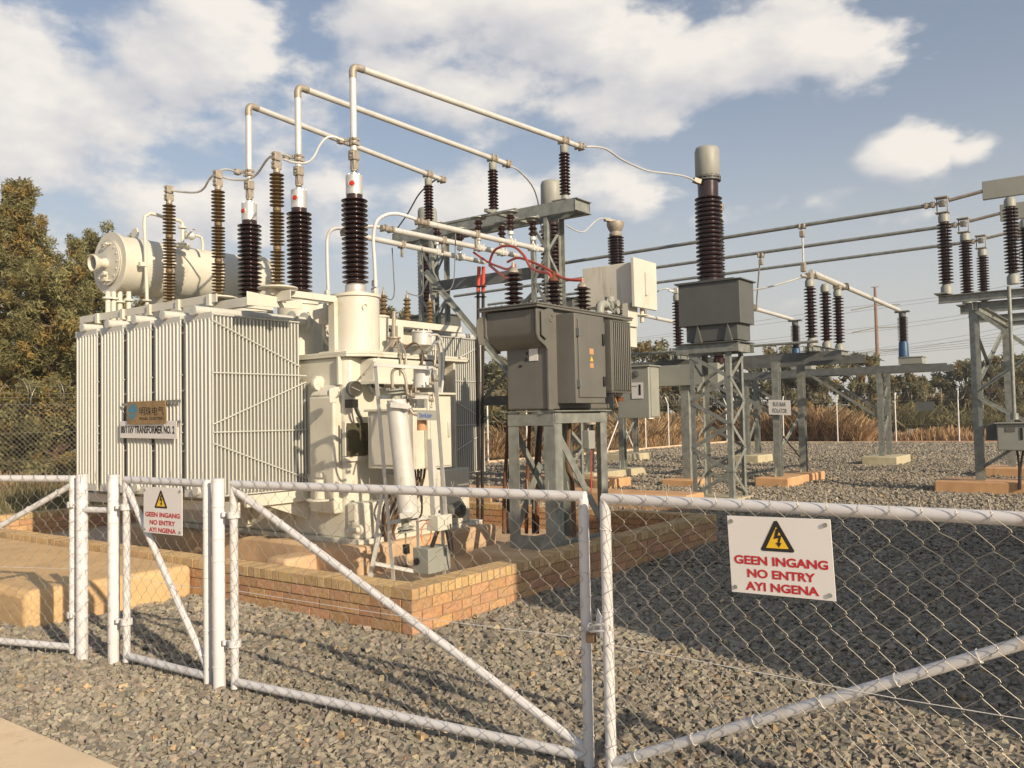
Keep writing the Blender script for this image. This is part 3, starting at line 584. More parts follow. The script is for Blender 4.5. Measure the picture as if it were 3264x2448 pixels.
# arrester deck
m = MB(); m.channel((5.66, 6.98, 2.90), (5.66, 9.75, 2.90), .10, .06, .008); m.bar((5.60, 7.25, 2.955), (6.7, 7.25, 2.955), .10, .07); m.bar((5.60, 8.3, 2.955), (6.45, 8.3, 2.955), .08, .06); m.box(6.44, 6.54, 7.2, 7.3, 2.36, 2.92); m.box(6.37, 6.6, 7.12, 7.38, 2.36, 2.375); m.prism([(5.3, 7.2, 2.78), (5.3, 7.2, 2.92), (6.0, 7.2, 2.88), (6.0, 7.2, 2.80)], (0, .012, 0)); part('bracket', m, 'cream', bv=.003)
for y in (7.23, 8.25, 9.21):
    x = 5.7; m = MB(); z = 3.03
    for k, n in enumerate((10, 10, 9)):
        m.lathe(sheds(.027, .076, .36, n, th=.2), (x, y, z), n=24); z += .36
        if k < 2: m.lathe([(.034, 0), (.042, .01), (.042, .035), (.034, .045)], (x, y, z), n=20); z += .045
    a = part('surge_arrester', m, 'rubber_tan', lab='slender tan surge arrester'); m = MB(); m.lathe([(.20, 2.985), (.205, 2.99), (.205, 3.0), (.19, 3.005), (.06, 3.006), (.035, 3.035), (0, 3.035)], (x, y, 0), n=36); part('base_disc', m, 'cream', a)
    m = MB(); m.cyl((x, y, z), .036, .05); m.box(x - .045, x + .045, y - .03, y + .03, z + .04, z + .12); m.box(x - .042, x + .042, y - .028, y + .028, z + .13, z + .22)
    for q in (.06, .10, .15, .2):
        for s in (-.02, .02): m.cyl((x - .045, y + s, z + q), .009, .012, (-1, -.3, 0), 8)
    part('terminal_clamp', m, 'cast', a, .008)
# radiators
Y0 = 7.57; PIT = .562
def radiator():
    m = MB(); x0 = 5.15
    for i in range(27):
        x = x0 + i * .0450; top = 2.72 if i < 25 else 2.05; w = .475
        m.hexa([(x, Y0, .88), (x + .011, Y0 + .0, .88), (x + .011, Y0 + w, .88), (x, Y0 + w, .88), (x, Y0, top), (x + .011, Y0, top), (x + .011, Y0 + w, top), (x, Y0 + w, top)])
        m.tube([(x + .0055, Y0 - .001, .9), (x + .0055, Y0 - .001, top - .03)], .0095, 6, False)
    for k in range(7):
        y = Y0 + .040 + k * .066; m.prism([(x0, y - .012, .93), (x0 - .013, y - .006, .95), (x0 - .013, y + .006, .95), (x0, y + .012, .93)], (0, 0, 1.73))
    m.box(x0 - .006, x0 + .012, Y0 - .008, Y0 + .483, .86, .93); m.box(x0 - .006, x0 + .012, Y0 - .008, Y0 + .483, 2.66, 2.735)
    r = part('radiator', m, 'radpaint', bv=0)
    m = MB(); yc = Y0 + .24
    for z, xe in ((2.768, 6.62), (.93, 6.6)):
        m.tube([(x0 - .045, yc, z), (xe, yc, z)], .047, 20); m.cyl((xe - .28, yc, z), .10, .03, (1, 0, 0)); m.cyl((xe - .1, yc, z), .10, .03, (1, 0, 0))
    part('header_pipe', m, 'radpaint', r, split=3); m = MB(); m.lathe([(.047, 0), (.053, .004), (.053, .010), (.0, .012)], (x0 - .046, yc, 2.768), (-1, 0, 0), 20); part('end_cap', m, 'radpaint', r)
    m = MB(); yy = Y0 - .014; xe = 6.335; xu = 6.25
    for a, b in (((x0, 2.71), (xu, 2.71)), ((x0, 2.645), (xu, 2.22)), ((x0, 2.16), (xe, 2.05)), ((x0, 1.60), (xe, 2.05)), ((x0, 1.52), (xe, 1.52)), ((x0, 1.41), (xe, .98)), ((x0, .875), (xe, .875))):
        if a == (x0, 2.16): a, b = (x0, 2.12), (xe, 2.12)
        m.tube([(a[0], yy, a[1]), (b[0], yy, b[1])], .0075, 6)
    part('bracing_rod', m, 'radpaint', r, split=1); m = MB()
    for z in (2.55, 1.95, 1.32): m.tube([(x0 + .01, Y0 + .47, z + .02), (x0 + .015, Y0 + PIT, z)], .007, 6)
    part('spacer_clip', m, 'radpaint', r, split=1)
    return r
R0 = radiator(); rads = [R0]
for side in (1, -1):
    for i in range(5):
        if side == 1 and i == 0: continue
        c = copy_tree(R0, TX); c.location.y = i * PIT
        if side == -1: c.scale.x = -1
        rads.append(c)
m = MB(); m.bar((5.30, 7.70, 2.905), (5.30, 10.5, 2.905), .012, .085, up=(0, 0, 1))
for i in range(5): m.box(5.27, 5.33, 7.79 + i * PIT, 7.85 + i * PIT, 2.83, 2.95)
part('tie_bar', m, 'cream', bv=.002)
m = MB()
for y in (7.5, 10.5):
    m.box(5.5, 6.4, y, y + .05, .74, .86)
m.box(5.35, 5.42, 7.5, 10.5, .70, .80); m.prism([(6.42, 7.55, .5), (6.42, 7.55, .8), (5.6, 7.55, .8)], (0, .03, 0)); part('support_frame', m, 'cream', bv=.003)
m = MB(); m.cyl((6.30, 7.30, 2.02), .075, .05, (0, 1, 0)); m.tube([(6.42, 7.36, 2.04), (6.28, 7.36, 2.04)], .07, 16); m.tube([(6.33, 7.3, 2.0), (6.33, 7.3, 1.92)], .03); part('valve', m, 'cream', bv=.006)
# conservator
CX, CZ, CR = 10.0, 3.56, .345
m = MB(); m.lathe([(0, 0), (CR + .03, 0), (CR + .03, .03), (CR, .031), (CR, .36), (CR + .008, .362), (CR + .008, .40), (CR, .402), (CR, 2.15), (CR + .03, 2.151), (CR + .03, 2.18), (0, 2.18)], (5.4, CX, CZ), (1, 0, 0), 56); cons = part('conservator', m, 'cream', smooth=40)
m = MB(); m.lathe([(0, .03), (.27, .03), (.275, .024), (.275, 0)], (5.37, CX, CZ), (1, 0, 0), 44, False); m.lathe([(0, .0), (.27, .0), (.275, .006), (.275, .03)], (5.37, CX, CZ), (1, 0, 0), 44, False); m.bolts((5.37, CX, CZ), .24, 16, .009, .012, (-1, 0, 0))
for z in (.22, -.22): m.tube([(5.37, CX - .05, CZ + z), (5.33, CX - .05, CZ + z), (5.33, CX + .05, CZ + z), (5.37, CX + .05, CZ + z)], .011, 8, smooth=3)
part('end_cover', m, 'cream', cons)
m = MB(); m.lathe([(.06, 0), (.06, .03), (.05, .04), (.06, .09), (.10, .14), (.105, .17), (.095, .175), (.075, .14), (0, .13)], (5.37, CX + .02, CZ - .0), (-1, 0, -.12), 28, False); og = part('oil_level_gauge', m, 'cream', cons)
m = MB(); m.lathe([(.09, .0), (.0, .004)], (5.225, CX + .02, CZ - .018), (-1, 0, -.12), 24, False); part('dial', m, 'glass', og)
m = MB(); m.cyl((5.37, CX + .02, CZ - .17), .045, .05, (-1, 0, 0)); m.cyl((5.34, CX - .05, CZ - .14), .025, .05, (-1, 0, 0), 10); part('drain_boss', m, 'cream', cons)
m = MB()
for x in (5.72, 7.35):
    m.prism([(x, CX - .07, CZ + CR - .02), (x, CX - .07, CZ + CR + .08), (x, CX - .04, CZ + CR + .13), (x, CX + .04, CZ + CR + .13), (x, CX + .07, CZ + CR + .08), (x, CX + .07, CZ + CR - .02)], (.02, 0, 0))
part('lifting_lug', m, 'cream', cons, .003, split=1)
m = MB()
for x in (6.05, 7.25): m.prism([(x, CX - .30, CZ - .22), (x, CX - .20, 2.35), (x, CX + .20, 2.35), (x, CX + .30, CZ - .22)], (.03, 0, 0)); m.prism([(x + .03, CX - .02, CZ - .33), (x + .28, CX - .02, CZ - .33), (x + .20, CX - .02, 2.35), (x + .03, CX - .02, 2.35)], (0, .03, 0))
part('support_leg', m, 'cream', cons, .002, split=2)
yp = 9.58
def pp(*q, y=yp): return [at(a, b, y=y) for a, b in q]
m = MB(); m.tube(pp((470, 1010), (466, 860), (460, 712), (462, 690), (478, 680), (500, 685), (530, 695), (572, 703), (581, 712), (582, 730)), .021, 10); c = at(582, 728, y=yp); m.cyl(c, .05, .02); m.tube([c, c - V((0, 0, .17))], .021, 10); c2 = at(582, 775, y=yp); m.cyl(c2 - V((0, 0, .03)), .09, .02); m.cyl(c2 - V((0, 0, .05)), .09, .016)
m.tube(pp((590, 748), (632, 752), (642, 757), (646, 775), (646, 800)), .018, 10); m.cyl(at(468, 960, y=yp), .055, .015); m.bar(at(444, 842, y=yp), at(468, 842, y=yp), .05, .05)
part('breather_pipe', m, 'cream', cons)
m = MB(); c = at(600, 750, y=yp); m.lathe([(.03, -.04), (.055, -.03), (.055, -.015), (.03, 0), (.055, .04), (.055, .055), (.03, .09)], c, (1, 0, 0), 16); m.tube([c + V((.03, 0, .05)), c + V((.03, 0, .09)), c + V((.16, 0, .08))], .007, 6); part('valve', m, 'alu', cons)
m = MB()
for q in (344, 362, 382, 410):
    a = at(q, 930, y=9.9); m.tube([a, (a.x, a.y, 2.4)], .03, 10); m.cyl((a.x, a.y, 3.05 + (q % 3) * .03), .062, .022, n=16)
part('drain_pipe', m, 'cream', cons, split=2)
# end wall fittings
def dial(c, n=(-.25, -.97, 0), r=.085):
    c = V(c); m = MB(); m.lathe([(r, 0), (r, .07), (r - .008, .078), (r - .012, .06), (0, .06)], c, n, 28); d = part('temperature_gauge', m, 'galvdark'); n = V(n).normalized()
    m = MB(); m.lathe([(r - .012, .0), (0, .002)], c + n * .062, n, 24, False); f = part('dial_face', m, 'glass', d); m = MB(); a, b = frame(n); m.bar(c + n * .068 - a * .05 - b * .02, c + n * .068 + a * .05 + b * .02, .006, .003); part('pointer', m, 'signwhite', d); return c
p1 = at(1124, 1240, y=6.84); dial(p1); p2 = at(1192, 1232, y=6.80); dial(p2)
m = MB(); m.box(p1.x - .04, p1.x + .04, 6.8, 6.92, p1.z - .20, p1.z - .11); m.tube([p1 + V((0, -.03, -.2)), p1 + V((.01, -.06, -.27)), p1 + V((.06, -.07, -.34)), p1 + V((.09, -.03, -.38))], .012, 6, smooth=4); m.tube([p1 + V((.03, -.03, -.2)), p1 + V((.05, -.06, -.3)), p1 + V((.10, -.03, -.37))], .012, 6, smooth=4); part('gauge_cable', m, 'black')
a, b = at(1105, 1349, y=6.88), at(1164, 1450, y=6.88); m = MB(); m.box(a.x, b.x + .04, 6.87, 6.885, b.z, a.z); npl = part('rating_plate', m, 'darkplate'); m = MB(); m.box(a.x - .02, b.x + .06, 6.886, 6.93, b.z - .06, b.z - .01); m.box(a.x - .02, a.x - .005, 6.886, 6.93, b.z, a.z + .02); part('plate_frame', m, 'cream', npl)
m = MB(); c = at(1060, 1253, y=6.70); m.tube([c + V((.15, .14, 0)), c], .055, 20); m.prism([c + V((-.045, -.01, -.10)), c + V((.045, -.01, -.10)), c + V((.045, -.01, .04)), c + V((-.045, -.01, .04))], (0, .02, 0)); part('pressure_relief_duct', m, 'cream', bv=.006)
c = at(1030, 1003, y=7.55); m = MB(); m.lathe([(.11, 0), (.12, .015), (.12, .04), (.09, .05), (0, .05)], c, (-.55, -.8, 0), 30); m.cyl(c + V((.05, .08, 0)), .07, .1, (-.55, -.8, 0)); m.tube([c + V((0, 0, -.1)), c + V((.04, 0, -.3)), c + V((.13, -.1, -.42))], .02, 8, smooth=4); part('pressure_relief_valve', m, 'cream')
# control cabinets on the end wall
m = MB(); m.box(6.46, 6.88, 6.06, 6.72, 1.10, 1.70); cb = part('control_cabinet', m, 'cream', bv=.006); m = MB(); m.box(6.43, 6.9, 6.03, 6.75, 1.70, 1.725); part('canopy', m, 'cream', cb, .003); m = MB(); m.box(6.445, 6.46, 6.12, 6.66, 1.14, 1.66); part('door', m, 'cream', cb, .003)
m = MB(); m.box(6.62, 6.98, 6.0, 6.055, 1.10, 1.86); cb = part('control_cabinet', m, 'cream', bv=.006); m = MB(); m.box(6.64, 6.96, 5.985, 6.0, 1.12, 1.82); d_ = part('door', m, 'cream', cb, .003); m = MB(); m.box(6.90, 6.93, 5.965, 5.985, 1.42, 1.58); part('handle', m, 'alu', d_, .004); m = MB(); m.box(6.58, 7.02, 5.96, 6.2, 1.862, 1.885); part('canopy', m, 'cream', cb, .003)
m = MB(); m.box(6.72, 6.95, 6.056, 6.25, 1.726, 1.84); m.box(6.8, 6.95, 6.72, 6.93, 1.2, 1.6); part('cabinet_mount', m, 'cream', bv=.004, split=1)
random.seed(4)
for i in range(8):
    x = 6.50 + i * .055; m = MB(); m.tube([(x, 6.3, 1.10), (x + random.uniform(-.02, .02), 6.32, .95), (x + random.uniform(-.05, .05), 6.5, .7), (6.62 + i * .02, 6.66, .40), (6.62 + i * .03, 6.5, .04)], .014, 7, smooth=4); part('control_cable', m, 'browncable' if i % 2 else 'blackcable', cb)
# cover top clutter: cable bundle and relay canisters
m = MB()
for i in range(6):
    o_ = V((i * .016, i * .012, 0)); m.tube([at(1285, 1112, y=6.9) + o_, at(1320, 1100, y=6.8) + o_ + V((0, 0, .03)), at(1345, 1118, y=6.7) + o_, at(1342, 1165, y=6.66) + o_, at(1318, 1225, y=6.6) + o_, at(1300, 1280, y=6.5) + o_], .008, 6, smooth=5)
part('cable_bundle', m, 'browncable')
m = MB(); c = at(1345, 1096, y=7.1); m.cyl(c - V((0, 0, .02)), .12, .15, n=28); m.cyl(c + V((0, 0, .13)), .13, .02, n=28); m.bolts(c + V((0, 0, .13)), .11, 10, .008, .04); m.cyl(c + V((.18, .03, -.02)), .07, .13); m.box(c.x + .05, c.x + .25, c.y - .12, c.y + .05, c.z - .08, c.z - .02); part('tap_changer_head', m, 'alu', bv=.003)
m = MB(); c = at(1255, 1080, y=7.0); m.cyl(c - V((0, 0, .1)), .06, .1); m.cyl(c, .08, .02); m.tube([c, c + V((0, 0, .12)), c + V((.01, 0, .32))], .022, 8); m.tube([c + V((0, -.03, .0)), at(1198, 1150, y=6.72), at(1160, 1195, y=6.65)], .012, 6, smooth=4); m.tube([c + V((.03, 0, 0)), at(1275, 1130, y=6.7), at(1282, 1190, y=6.65)], .012, 6, smooth=4); m.tube([c + V((.06, 0, .01)), at(1290, 1120, y=6.7), at(1296, 1170, y=6.65)], .012, 6, smooth=4); part('valve', m, 'cast')
m = MB(); m.tube(pp((1368, 1070), (1395, 1068), (1412, 1100), (1415, 1160), (1410, 1230), (1400, 1300), (1385, 1420), (1395, 1560), y=6.35), .013, 8, smooth=5); m.tube(pp((1392, 1090), (1404, 1130), (1404, 1260), y=6.45), .03, 10, smooth=4); part('conduit', m, 'alu')
# small drain valve, foundation lugs, black ball valve on the right
m = MB(); c = at(1108, 1695, y=6.62); m.tube([c, c + V((.14, 0, 0))], .03, 10); m.cyl(c + V((.14, 0, 0)), .055, .03, (1, 0, 0)); m.tube([c + V((.05, 0, 0)), c + V((.05, 0, .10))], .01, 6); m.tube([c + V((-.02, 0, .1)), c + V((.12, 0, .1))], .008, 6); part('drain_valve', m, 'cream')
m = MB(); c = at(1425, 1630, y=6.5); m.lathe([(.04, 0), (.075, .03), (.085, .09), (.075, .15), (.05, .17), (.05, .2), (.10, .201), (.10, .225), (.06, .23)], c, (1, 0, 0), 20); part('valve', m, 'ctgrey')
m = MB(); c = at(1020, 1590, y=6.95); m.cyl(c + V((0, 0, -.02)), .14, .02); m.tube([c, c + V((0, 0, .2))], .06, 12); m.box(c.x - .02, c.x + .02, c.y - .04, c.y + .04, c.z + .22, c.z + .27); part('jacking_lug', m, 'cream', bv=.004)
# name plates hung on the radiators
xs = 5.105; TL, TR_, BL = at(382.6, 1342.3, x=xs), at(563.5, 1341.6, x=xs), at(382.6, 1395.8, x=xs)
pl = plate(TL, TR_, BL, .004, 'number_plate', 'signwhite', TX); pl['label'] = 'cream plate reading 88/11kV TRANSFORMER NO. 2'
X = TR_ - TL; Yv = BL - TL; fit('88/11kV TRANSFORMER NO. 2', X.length * .945, Yv.length * .44, TL + X * .49 + Yv * .50, X, -Yv, 'black', 'lettering', pl, bold=.035, lift=.0015)
xs = 5.08; TL, TR_, BL = at(405, 1281, x=xs), at(528, 1276, x=xs), at(405, 1352, x=xs)
pb = plate(TL, TR_, BL, .003, 'maker_plate', 'brassy', TX); X = TR_ - TL; Yv = BL - TL; n_ = Yv.cross(X).normalized(); n_ = -n_ if n_.dot(EYE - TL) < 0 else n_
fit('明珠电气', X.length * .62, Yv.length * .38, TL + X * .645 + Yv * .44, X, -Yv, 'black', 'lettering', pb, lift=.0015)
fit('PEARL ELECTRIC', X.length * .62, Yv.length * .12, TL + X * .645 + Yv * .77, X, -Yv, 'black', 'lettering', pb, bold=.01, lift=.0015)
flatpoly([(.155 + .125 * math.cos(a), .50 + .40 * math.sin(a)) for a in [math.pi + k * math.pi / 12 for k in range(13)]], TL, X, Yv, n_, .0012, 'emblem', 'logoblue', pb)
flatpoly([(.15, .56), (.26, .56), (.24, .70), (.16, .66), (.17, .80), (.12, .84), (.05, .66), (.04, .56)], TL, X, Yv, n_, .0012, 'emblem', 'logoblue', pb)
m = MB(); m.bar(at(388, 1290, x=5.12), at(408, 1289, x=5.12), .006, .03); m.bar(at(525, 1280, x=5.12), at(576, 1278, x=5.12), .006, .03); m.bar(at(560, 1345, x=5.12), at(576, 1345, x=5.12), .006, .03); part('plate_bracket', m, 'galv')

# ================================================================== RIGID BUSBARS
def clampm(c, axis, r, L_=.1, m=None):
    m = m or MB(); c = V(c); a, b = frame(axis); ax = V(axis).normalized(); m.tube([c - ax * L_ / 2, c + ax * L_ / 2], r * 1.28, 12)
    for k in (-.3, .3):
        for s in (1, -1): m.bar(c + ax * L_ * k + a * r * 1.1 * s - b * r * 1.3, c + ax * L_ * k + a * r * 1.1 * s + b * r * 1.3, L_ * .28, r * .7)
    return m
PIY = {7.19: 6.70, 8.15: 8.01, 9.11: 9.34}
for i, (y, y2) in enumerate(PIY.items()):
    a = V((6.75, y, 4.60)); b = V((6.75, y, 5.66)); c = V((10.4, y2, 5.60)); d = (c - b).normalized(); e = c + d * .36
    t = thing('busbar_tube', ('nearest of the three tall aluminium pipe bends above the dark bushings', 'middle of the three tall aluminium pipe bends above the dark bushings', 'farthest of the three tall aluminium pipe bends above the dark bushings')[i], 'busbar', a, 'tall bent busbar pipes')
    m = MB(); m.tube([a, b - V((0, 0, .13))], .0385, 16); m.tube([b + d * .13, e], .0385, 16); m.build('pipe', 'alu', t, smooth=50)
    m = MB(); m.tube([b - V((0, 0, .14)), b - V((0, 0, .06)), b + V((0, 0, -.015)) + d * .025, b + d * .07, b + d * .15], .043, 16, smooth=5); m.build('elbow', 'cast', t, smooth=50)
    m = MB(); m.box(a.x - .048, a.x + .048, a.y - .045, a.y + .045, 4.57, 4.68); m.box(a.x - .035, a.x + .04, a.y - .04, a.y + .03, 4.46, 4.565); m.cyl((a.x - .05, a.y, 4.61), .014, .015, (-1, -.5, 0), 8); m.cyl((a.x - .05, a.y - .02, 4.65), .014, .015, (-1, -.5, 0), 8); m.cyl((a.x, a.y, 4.44), .04, .07, n=10); m.build('foot_clamp', 'cast', t, .012)
    m = clampm((6.75, y, 4.78), (0, 0, 1), .04, .09); m.bar((6.75, y, 4.79), (6.68, y + .10, 4.80), .03, .03); m.box(6.63, 6.70, y + .09, y + .155, 4.765, 4.835); m.cyl((6.63, y + .11, 4.80), .012, .012, (-1, 0, 0), 8); m.build('tee_clamp', 'cast', t, .006)
    m = clampm(c, d, .04, .16); m.build('saddle_clamp', 'cast', t, .004); m = clampm(e, d, .038, .14); m.build('end_clamp', 'cast', t, .004)
# jumpers from arresters to pipes
def wirething(name, pts, r, m, label, cat, smooth=6, n=8, group=None):
    mb = MB(); mb.tube(pts, r, n, True, smooth=smooth); return solo(mb, name, m, label, cat, group)
A_ = {1: 7.23, 2: 8.25, 3: 9.21}
wirething('jumper_cable', [at(550, 607, d=10.15), at(575, 611, d=10.1), at(625, 613, d=9.9), at(650, 600, d=9.8), at(668, 570, d=9.7), at(690, 552, d=9.62), at(712, 540, d=9.9), at(738, 543, d=10.3), at(758, 552, d=10.8)], .0125, 'alu', 'sagging grey jumper from the farthest tan arrester up to the farthest pipe', 'cable')
wirething('jumper_cable', [at(712, 565, d=9.65), at(745, 573, d=9.6), at(790, 571, d=9.5), at(820, 553, d=9.4), at(850, 510, d=9.2), at(872, 495, d=9.05), at(900, 492, d=9.3), at(922, 500, d=10.1)], .0125, 'alu', 'sagging grey jumper from the middle tan arrester to the nearest tan arrester', 'cable')
wirething('jumper_cable', [at(902, 507, d=9.05), at(935, 517, d=9.2), at(975, 519, d=9.3), at(1000, 500, d=9.45), at(1018, 465, d=9.55), at(1040, 440, d=9.65), at(1065, 437, d=9.7), at(1095, 448, d=9.75)], .0125, 'alu', 'sagging grey jumper from the nearest tan arrester up to the nearest pipe', 'cable')

# ================================================================== BUSBAR SUPPORT STRUCTURE
ST = thing('busbar_gantry', 'grey steel lattice gantry behind the cream transformer carrying three dark post insulators', 'gantry', (10.5, 8.0, 0))
m = MB()
for x, fl in ((10.22, 1), (10.62, -1)): m.channel((x, 6.42, 4.60), (x, 10.0, 4.60), .18, .075, .01, flip=fl)
for y in (6.44, 9.98): m.channel((10.22, y, 4.60), (10.62, y, 4.60), .18, .05, .01)
m.build('beam', 'galv', ST, split=1); m = MB()
for y in (6.7, 8.01, 9.34): m.box(10.22, 10.62, y - .12, y + .12, 4.70, 4.712)
m.build('seat_plate', 'galv', ST, split=1)
for j, y in enumerate((6.92, 9.15)):
    m = MB()
    for dx in (0, .36):
        for dy in (0, .24): m.angle((10.24 + dx, y + dy, 0), (10.24 + dx, y + dy, 4.52), .06 if dx == 0 else -.06, .007)
    z = .4; k = 0
    while z < 4.3:
        q = (y + .0, y + .24) if k % 2 else (y + .24, y)
        m.bar((10.235, q[0], z), (10.235, q[1], z + .38), .045, .006, up=(1, 0, 0)); m.bar((10.61, q[1], z), (10.61, q[0], z + .38), .045, .006, up=(1, 0, 0))
        e = (10.24, 10.6) if k % 2 else (10.6, 10.24); m.bar((e[0], y - .004, z), (e[1], y - .004, z + .38), .045, .006, up=(0, 1, 0)); z += .4; k += 1
    m.build('column', 'galv', ST)
m = MB()
for z, h in ((3.73, .17), (2.70, .12), (1.87, .14)): m.channel((10.3, 7.0, z), (10.3, 9.2, z), h, .05, .008)
m.build('cross_beam', 'galvdark', ST, split=1)
m = MB(); m.angle((10.18, 9.25, 3.95), (10.05, 6.95, 1.66), .075, .008); m.angle((10.3, 7.1, 3.5), (10.3, 9.2, 1.9), .055, .007); m.angle((10.2, 9.2, 1.0), (10.2, 7.2, 2.6), .06, .007); m.build('brace', 'galv', ST, split=1)
for i, y in enumerate((6.70, 8.01, 9.34)):
    m = MB(); m.lathe(sheds(.052, .082, .62, 13), (10.4, y, 4.80), n=28); p = m.build('post_insulator', 'porcelain', ST)
    m = MB(); m.lathe([(.065, 4.70), (.07, 4.71), (.05, 4.80)], (10.4, y, 0), n=24); m.lathe([(.055, 5.42), (.060, 5.43), (.060, 5.53), (.02, 5.535), (.02, 5.60)], (10.4, y, 0), n=24); m.build('metal_cap', 'headgrey', p, split=1)
# low voltage tubes hung from small insulators
LB = [((7.79, 7.03), (10.12, 6.93)), ((7.77, 7.60), (10.24, 7.45)), ((7.62, 8.16), (10.3, 8.14))]
for i, (a, b) in enumerate(LB):
    A_3, B_3 = V((*a, 4.0)), V((*b, 4.0)); d = (B_3 - A_3).normalized()
    t = thing('busbar_tube', ('nearest of the three low aluminium tubes hung under the gantry', 'middle of the three low aluminium tubes hung under the gantry', 'farthest of the three low aluminium tubes hung under the gantry')[i], 'busbar', A_3, 'low hung busbar tubes')
    m = MB(); m.tube([A_3, B_3], .037, 16); m.build('pipe', 'alu', t, smooth=50)
    m = clampm(A_3 - d * .08, d, .03, .2); m.build('end_clamp', 'cast', t, .003)
    m = MB()
    for s in (.55 + i * .1,): clampm(A_3 + d * .9, d, .037, .07, m); m.bar(A_3 + d * .9, A_3 + d * .9 - V((0, 0, .17)), .03, .03)
    m.build('tap_clamp', 'cast', t, .003)
    for s in (1.62, 2.12):
        c = A_3 + d * s; m = clampm(c, d, .037, .13); m.cyl(c, .016, .12); m.lathe([(.03, .10), (.045, .11), (.045, .15), (.03, .16)], c); k = m.build('hanger_clamp', 'alu', t, .002)
        m = MB(); m.lathe(sheds(.035, .065, .22, 3), c + V((0, 0, .16)), n=20); m.build('hanger_insulator', 'porcelain', t)
        m = MB(); m.lathe([(.05, 0), (.05, .03), (.11, .031), (.11, .045), (0, .045)], c + V((0, 0, .38)), n=16); m.build('hanger_plate', 'galv', t)
for s in (1.62, 2.12):
    m = MB(); x = 7.79 + s; m.box(x - .03, x + .03, 6.85, 8.5, 4.425, 4.455); m.build('hanger_channel', 'galv', ST)
m = MB()
for y in (7.3, 8.45): m.box(9.3, 10.3, y - .03, y + .03, 4.46, 4.505)
m.build('outrigger', 'galv', ST, split=1)
wirething('bushing_cable', [at(1197, 915, d=10.1), at(1194, 840, d=10.1), at(1190, 760, d=10.1), at(1200, 708, d=10.1), at(1228, 686, d=10.15), at(1262, 681, d=10.2), at(1300, 690, d=10.3), at(1345, 706, d=10.5)], .021, 'white', 'thick white cable arching from beside the front turret to the nearest low tube', 'cable', smooth=8, n=12)
wirething('bushing_cable', [at(1046, 925, d=10.9), at(1043, 840, d=10.9), at(1043, 770, d=10.9), at(1052, 738, d=10.9), at(1075, 728, d=10.9), at(1120, 730, d=10.85), at(1180, 722, d=10.8), at(1235, 727, d=10.8)], .021, 'white', 'thick white cable arching behind the front bushing to the middle low tube', 'cable', smooth=8, n=12)
for i, (pts, lb) in enumerate((([(1250, 790, 10.9), (1254, 860, 10.8), (1257, 930, 10.6), (1248, 955, 10.5), (1228, 948, 10.4)], 'left'), ([(1345, 790, 11.2), (1348, 860, 11.0), (1348, 925, 10.8), (1335, 943, 10.7), (1300, 935, 10.6)], 'middle'), ([(1452, 745, 11.3), (1450, 830, 11.2), (1445, 900, 11.1), (1425, 927, 11.0), (1375, 925, 10.9)], 'right'))):
    wirething('drop_cable', [at(a, b, d=c) for a, b, c in pts], .007, 'galvdark', f'{lb} one of three thin drop cables between the low tubes and the tan neutral bushings', 'cable')
wirething('jumper_cable', [at(1395, 570, d=14.1), at(1372, 585, d=14.3), at(1335, 620, d=15.5), at(1300, 680, d=17), at(1265, 730, d=18)], .014, 'galvdark', 'dark jumper running down behind the farthest post insulator', 'cable')
wirething('jumper_cable', [at(1628, 530, d=13.5), at(1655, 545, d=13.8), at(1695, 590, d=14.5), at(1714, 640, d=15.5), at(1720, 690, d=17), at(1728, 740, d=18.4)], .014, 'alu', 'jumper curving down from the middle pipe end towards the middle instrument transformer', 'cable')
wirething('jumper_cable', [at(1868, 468, d=12.9), at(1900, 468, d=13.1), at(1935, 477, d=13.4), at(1985, 510, d=14), at(2060, 543, d=14.8), at(2130, 553, d=15.5), at(2185, 563, d=16.1), at(2228, 583, d=16.5)], .016, 'alu', 'long jumper sagging from the nearest pipe end to the nearest instrument transformer', 'cable')

# red insulated cables and vertical cable runs
def cab(pts, r, m, label, n=8): wirething('power_cable', [at(a, b, d=c) for a, b, c in pts], r, m, label, 'cable', smooth=7, n=n)
cab([(1510, 805, 12.2), (1535, 822, 12.0), (1560, 838, 11.8), (1590, 850, 11.0), (1618, 858, 10.0), (1640, 845, 9.3), (1637, 865, 9.1)], .016, 'redcable', 'red insulated cable crossing from the tube ends to the left grey transformer bushing')
cab([(1560, 838, 11.8), (1575, 800, 11.7), (1605, 785, 11.5), (1640, 788, 11.2), (1670, 815, 10.8), (1690, 850, 10.3), (1715, 865, 9.6), (1745, 870, 9.2), (1757, 880, 9.1)], .017, 'redcable', 'red insulated cable looping up high and down to the middle grey transformer bushing')
cab([(1618, 835, 11.6), (1650, 822, 11.2), (1690, 833, 10.8), (1740, 855, 10.2), (1790, 885, 9.8), (1820, 892, 9.6), (1855, 893, 9.5)], .017, 'redcable', 'red insulated cable running right to the right grey transformer bushing')
cab([(1560, 845, 11.8), (1590, 870, 10.8), (1612, 885, 9.9), (1637, 900, 9.2)], .018, 'redcable', 'short red cable dropping onto the left grey transformer bushing')
for i, x in enumerate((1527, 1541)):
    t = thing('cable_riser', ('left', 'right')[i] + ' one of two tall dark cable risers standing behind the right radiator bank', 'cable', at(x, 1560, d=12.0), 'cable risers'); a = at(x, 850, d=12.0); b = at(x - 3 + i * 2, 930, d=12.0); c = at(x - 6, 1600, d=12.0)
    m = MB(); m.tube([a, b], .026, 10); m.build('red_sleeve', 'redcable', t); m = MB(); m.tube([b, V((c.x, c.y, 0))], .022, 10); m.build('sheath', 'blackcable', t)
    m = MB()
    for q in (915, 948): p = at(x - 3, q, d=12.0); m.lathe([(.028, 0), (.062, .005), (.028, .02)], p, n=14)
    m.build('rain_shed', 'blackcable', t, split=1)
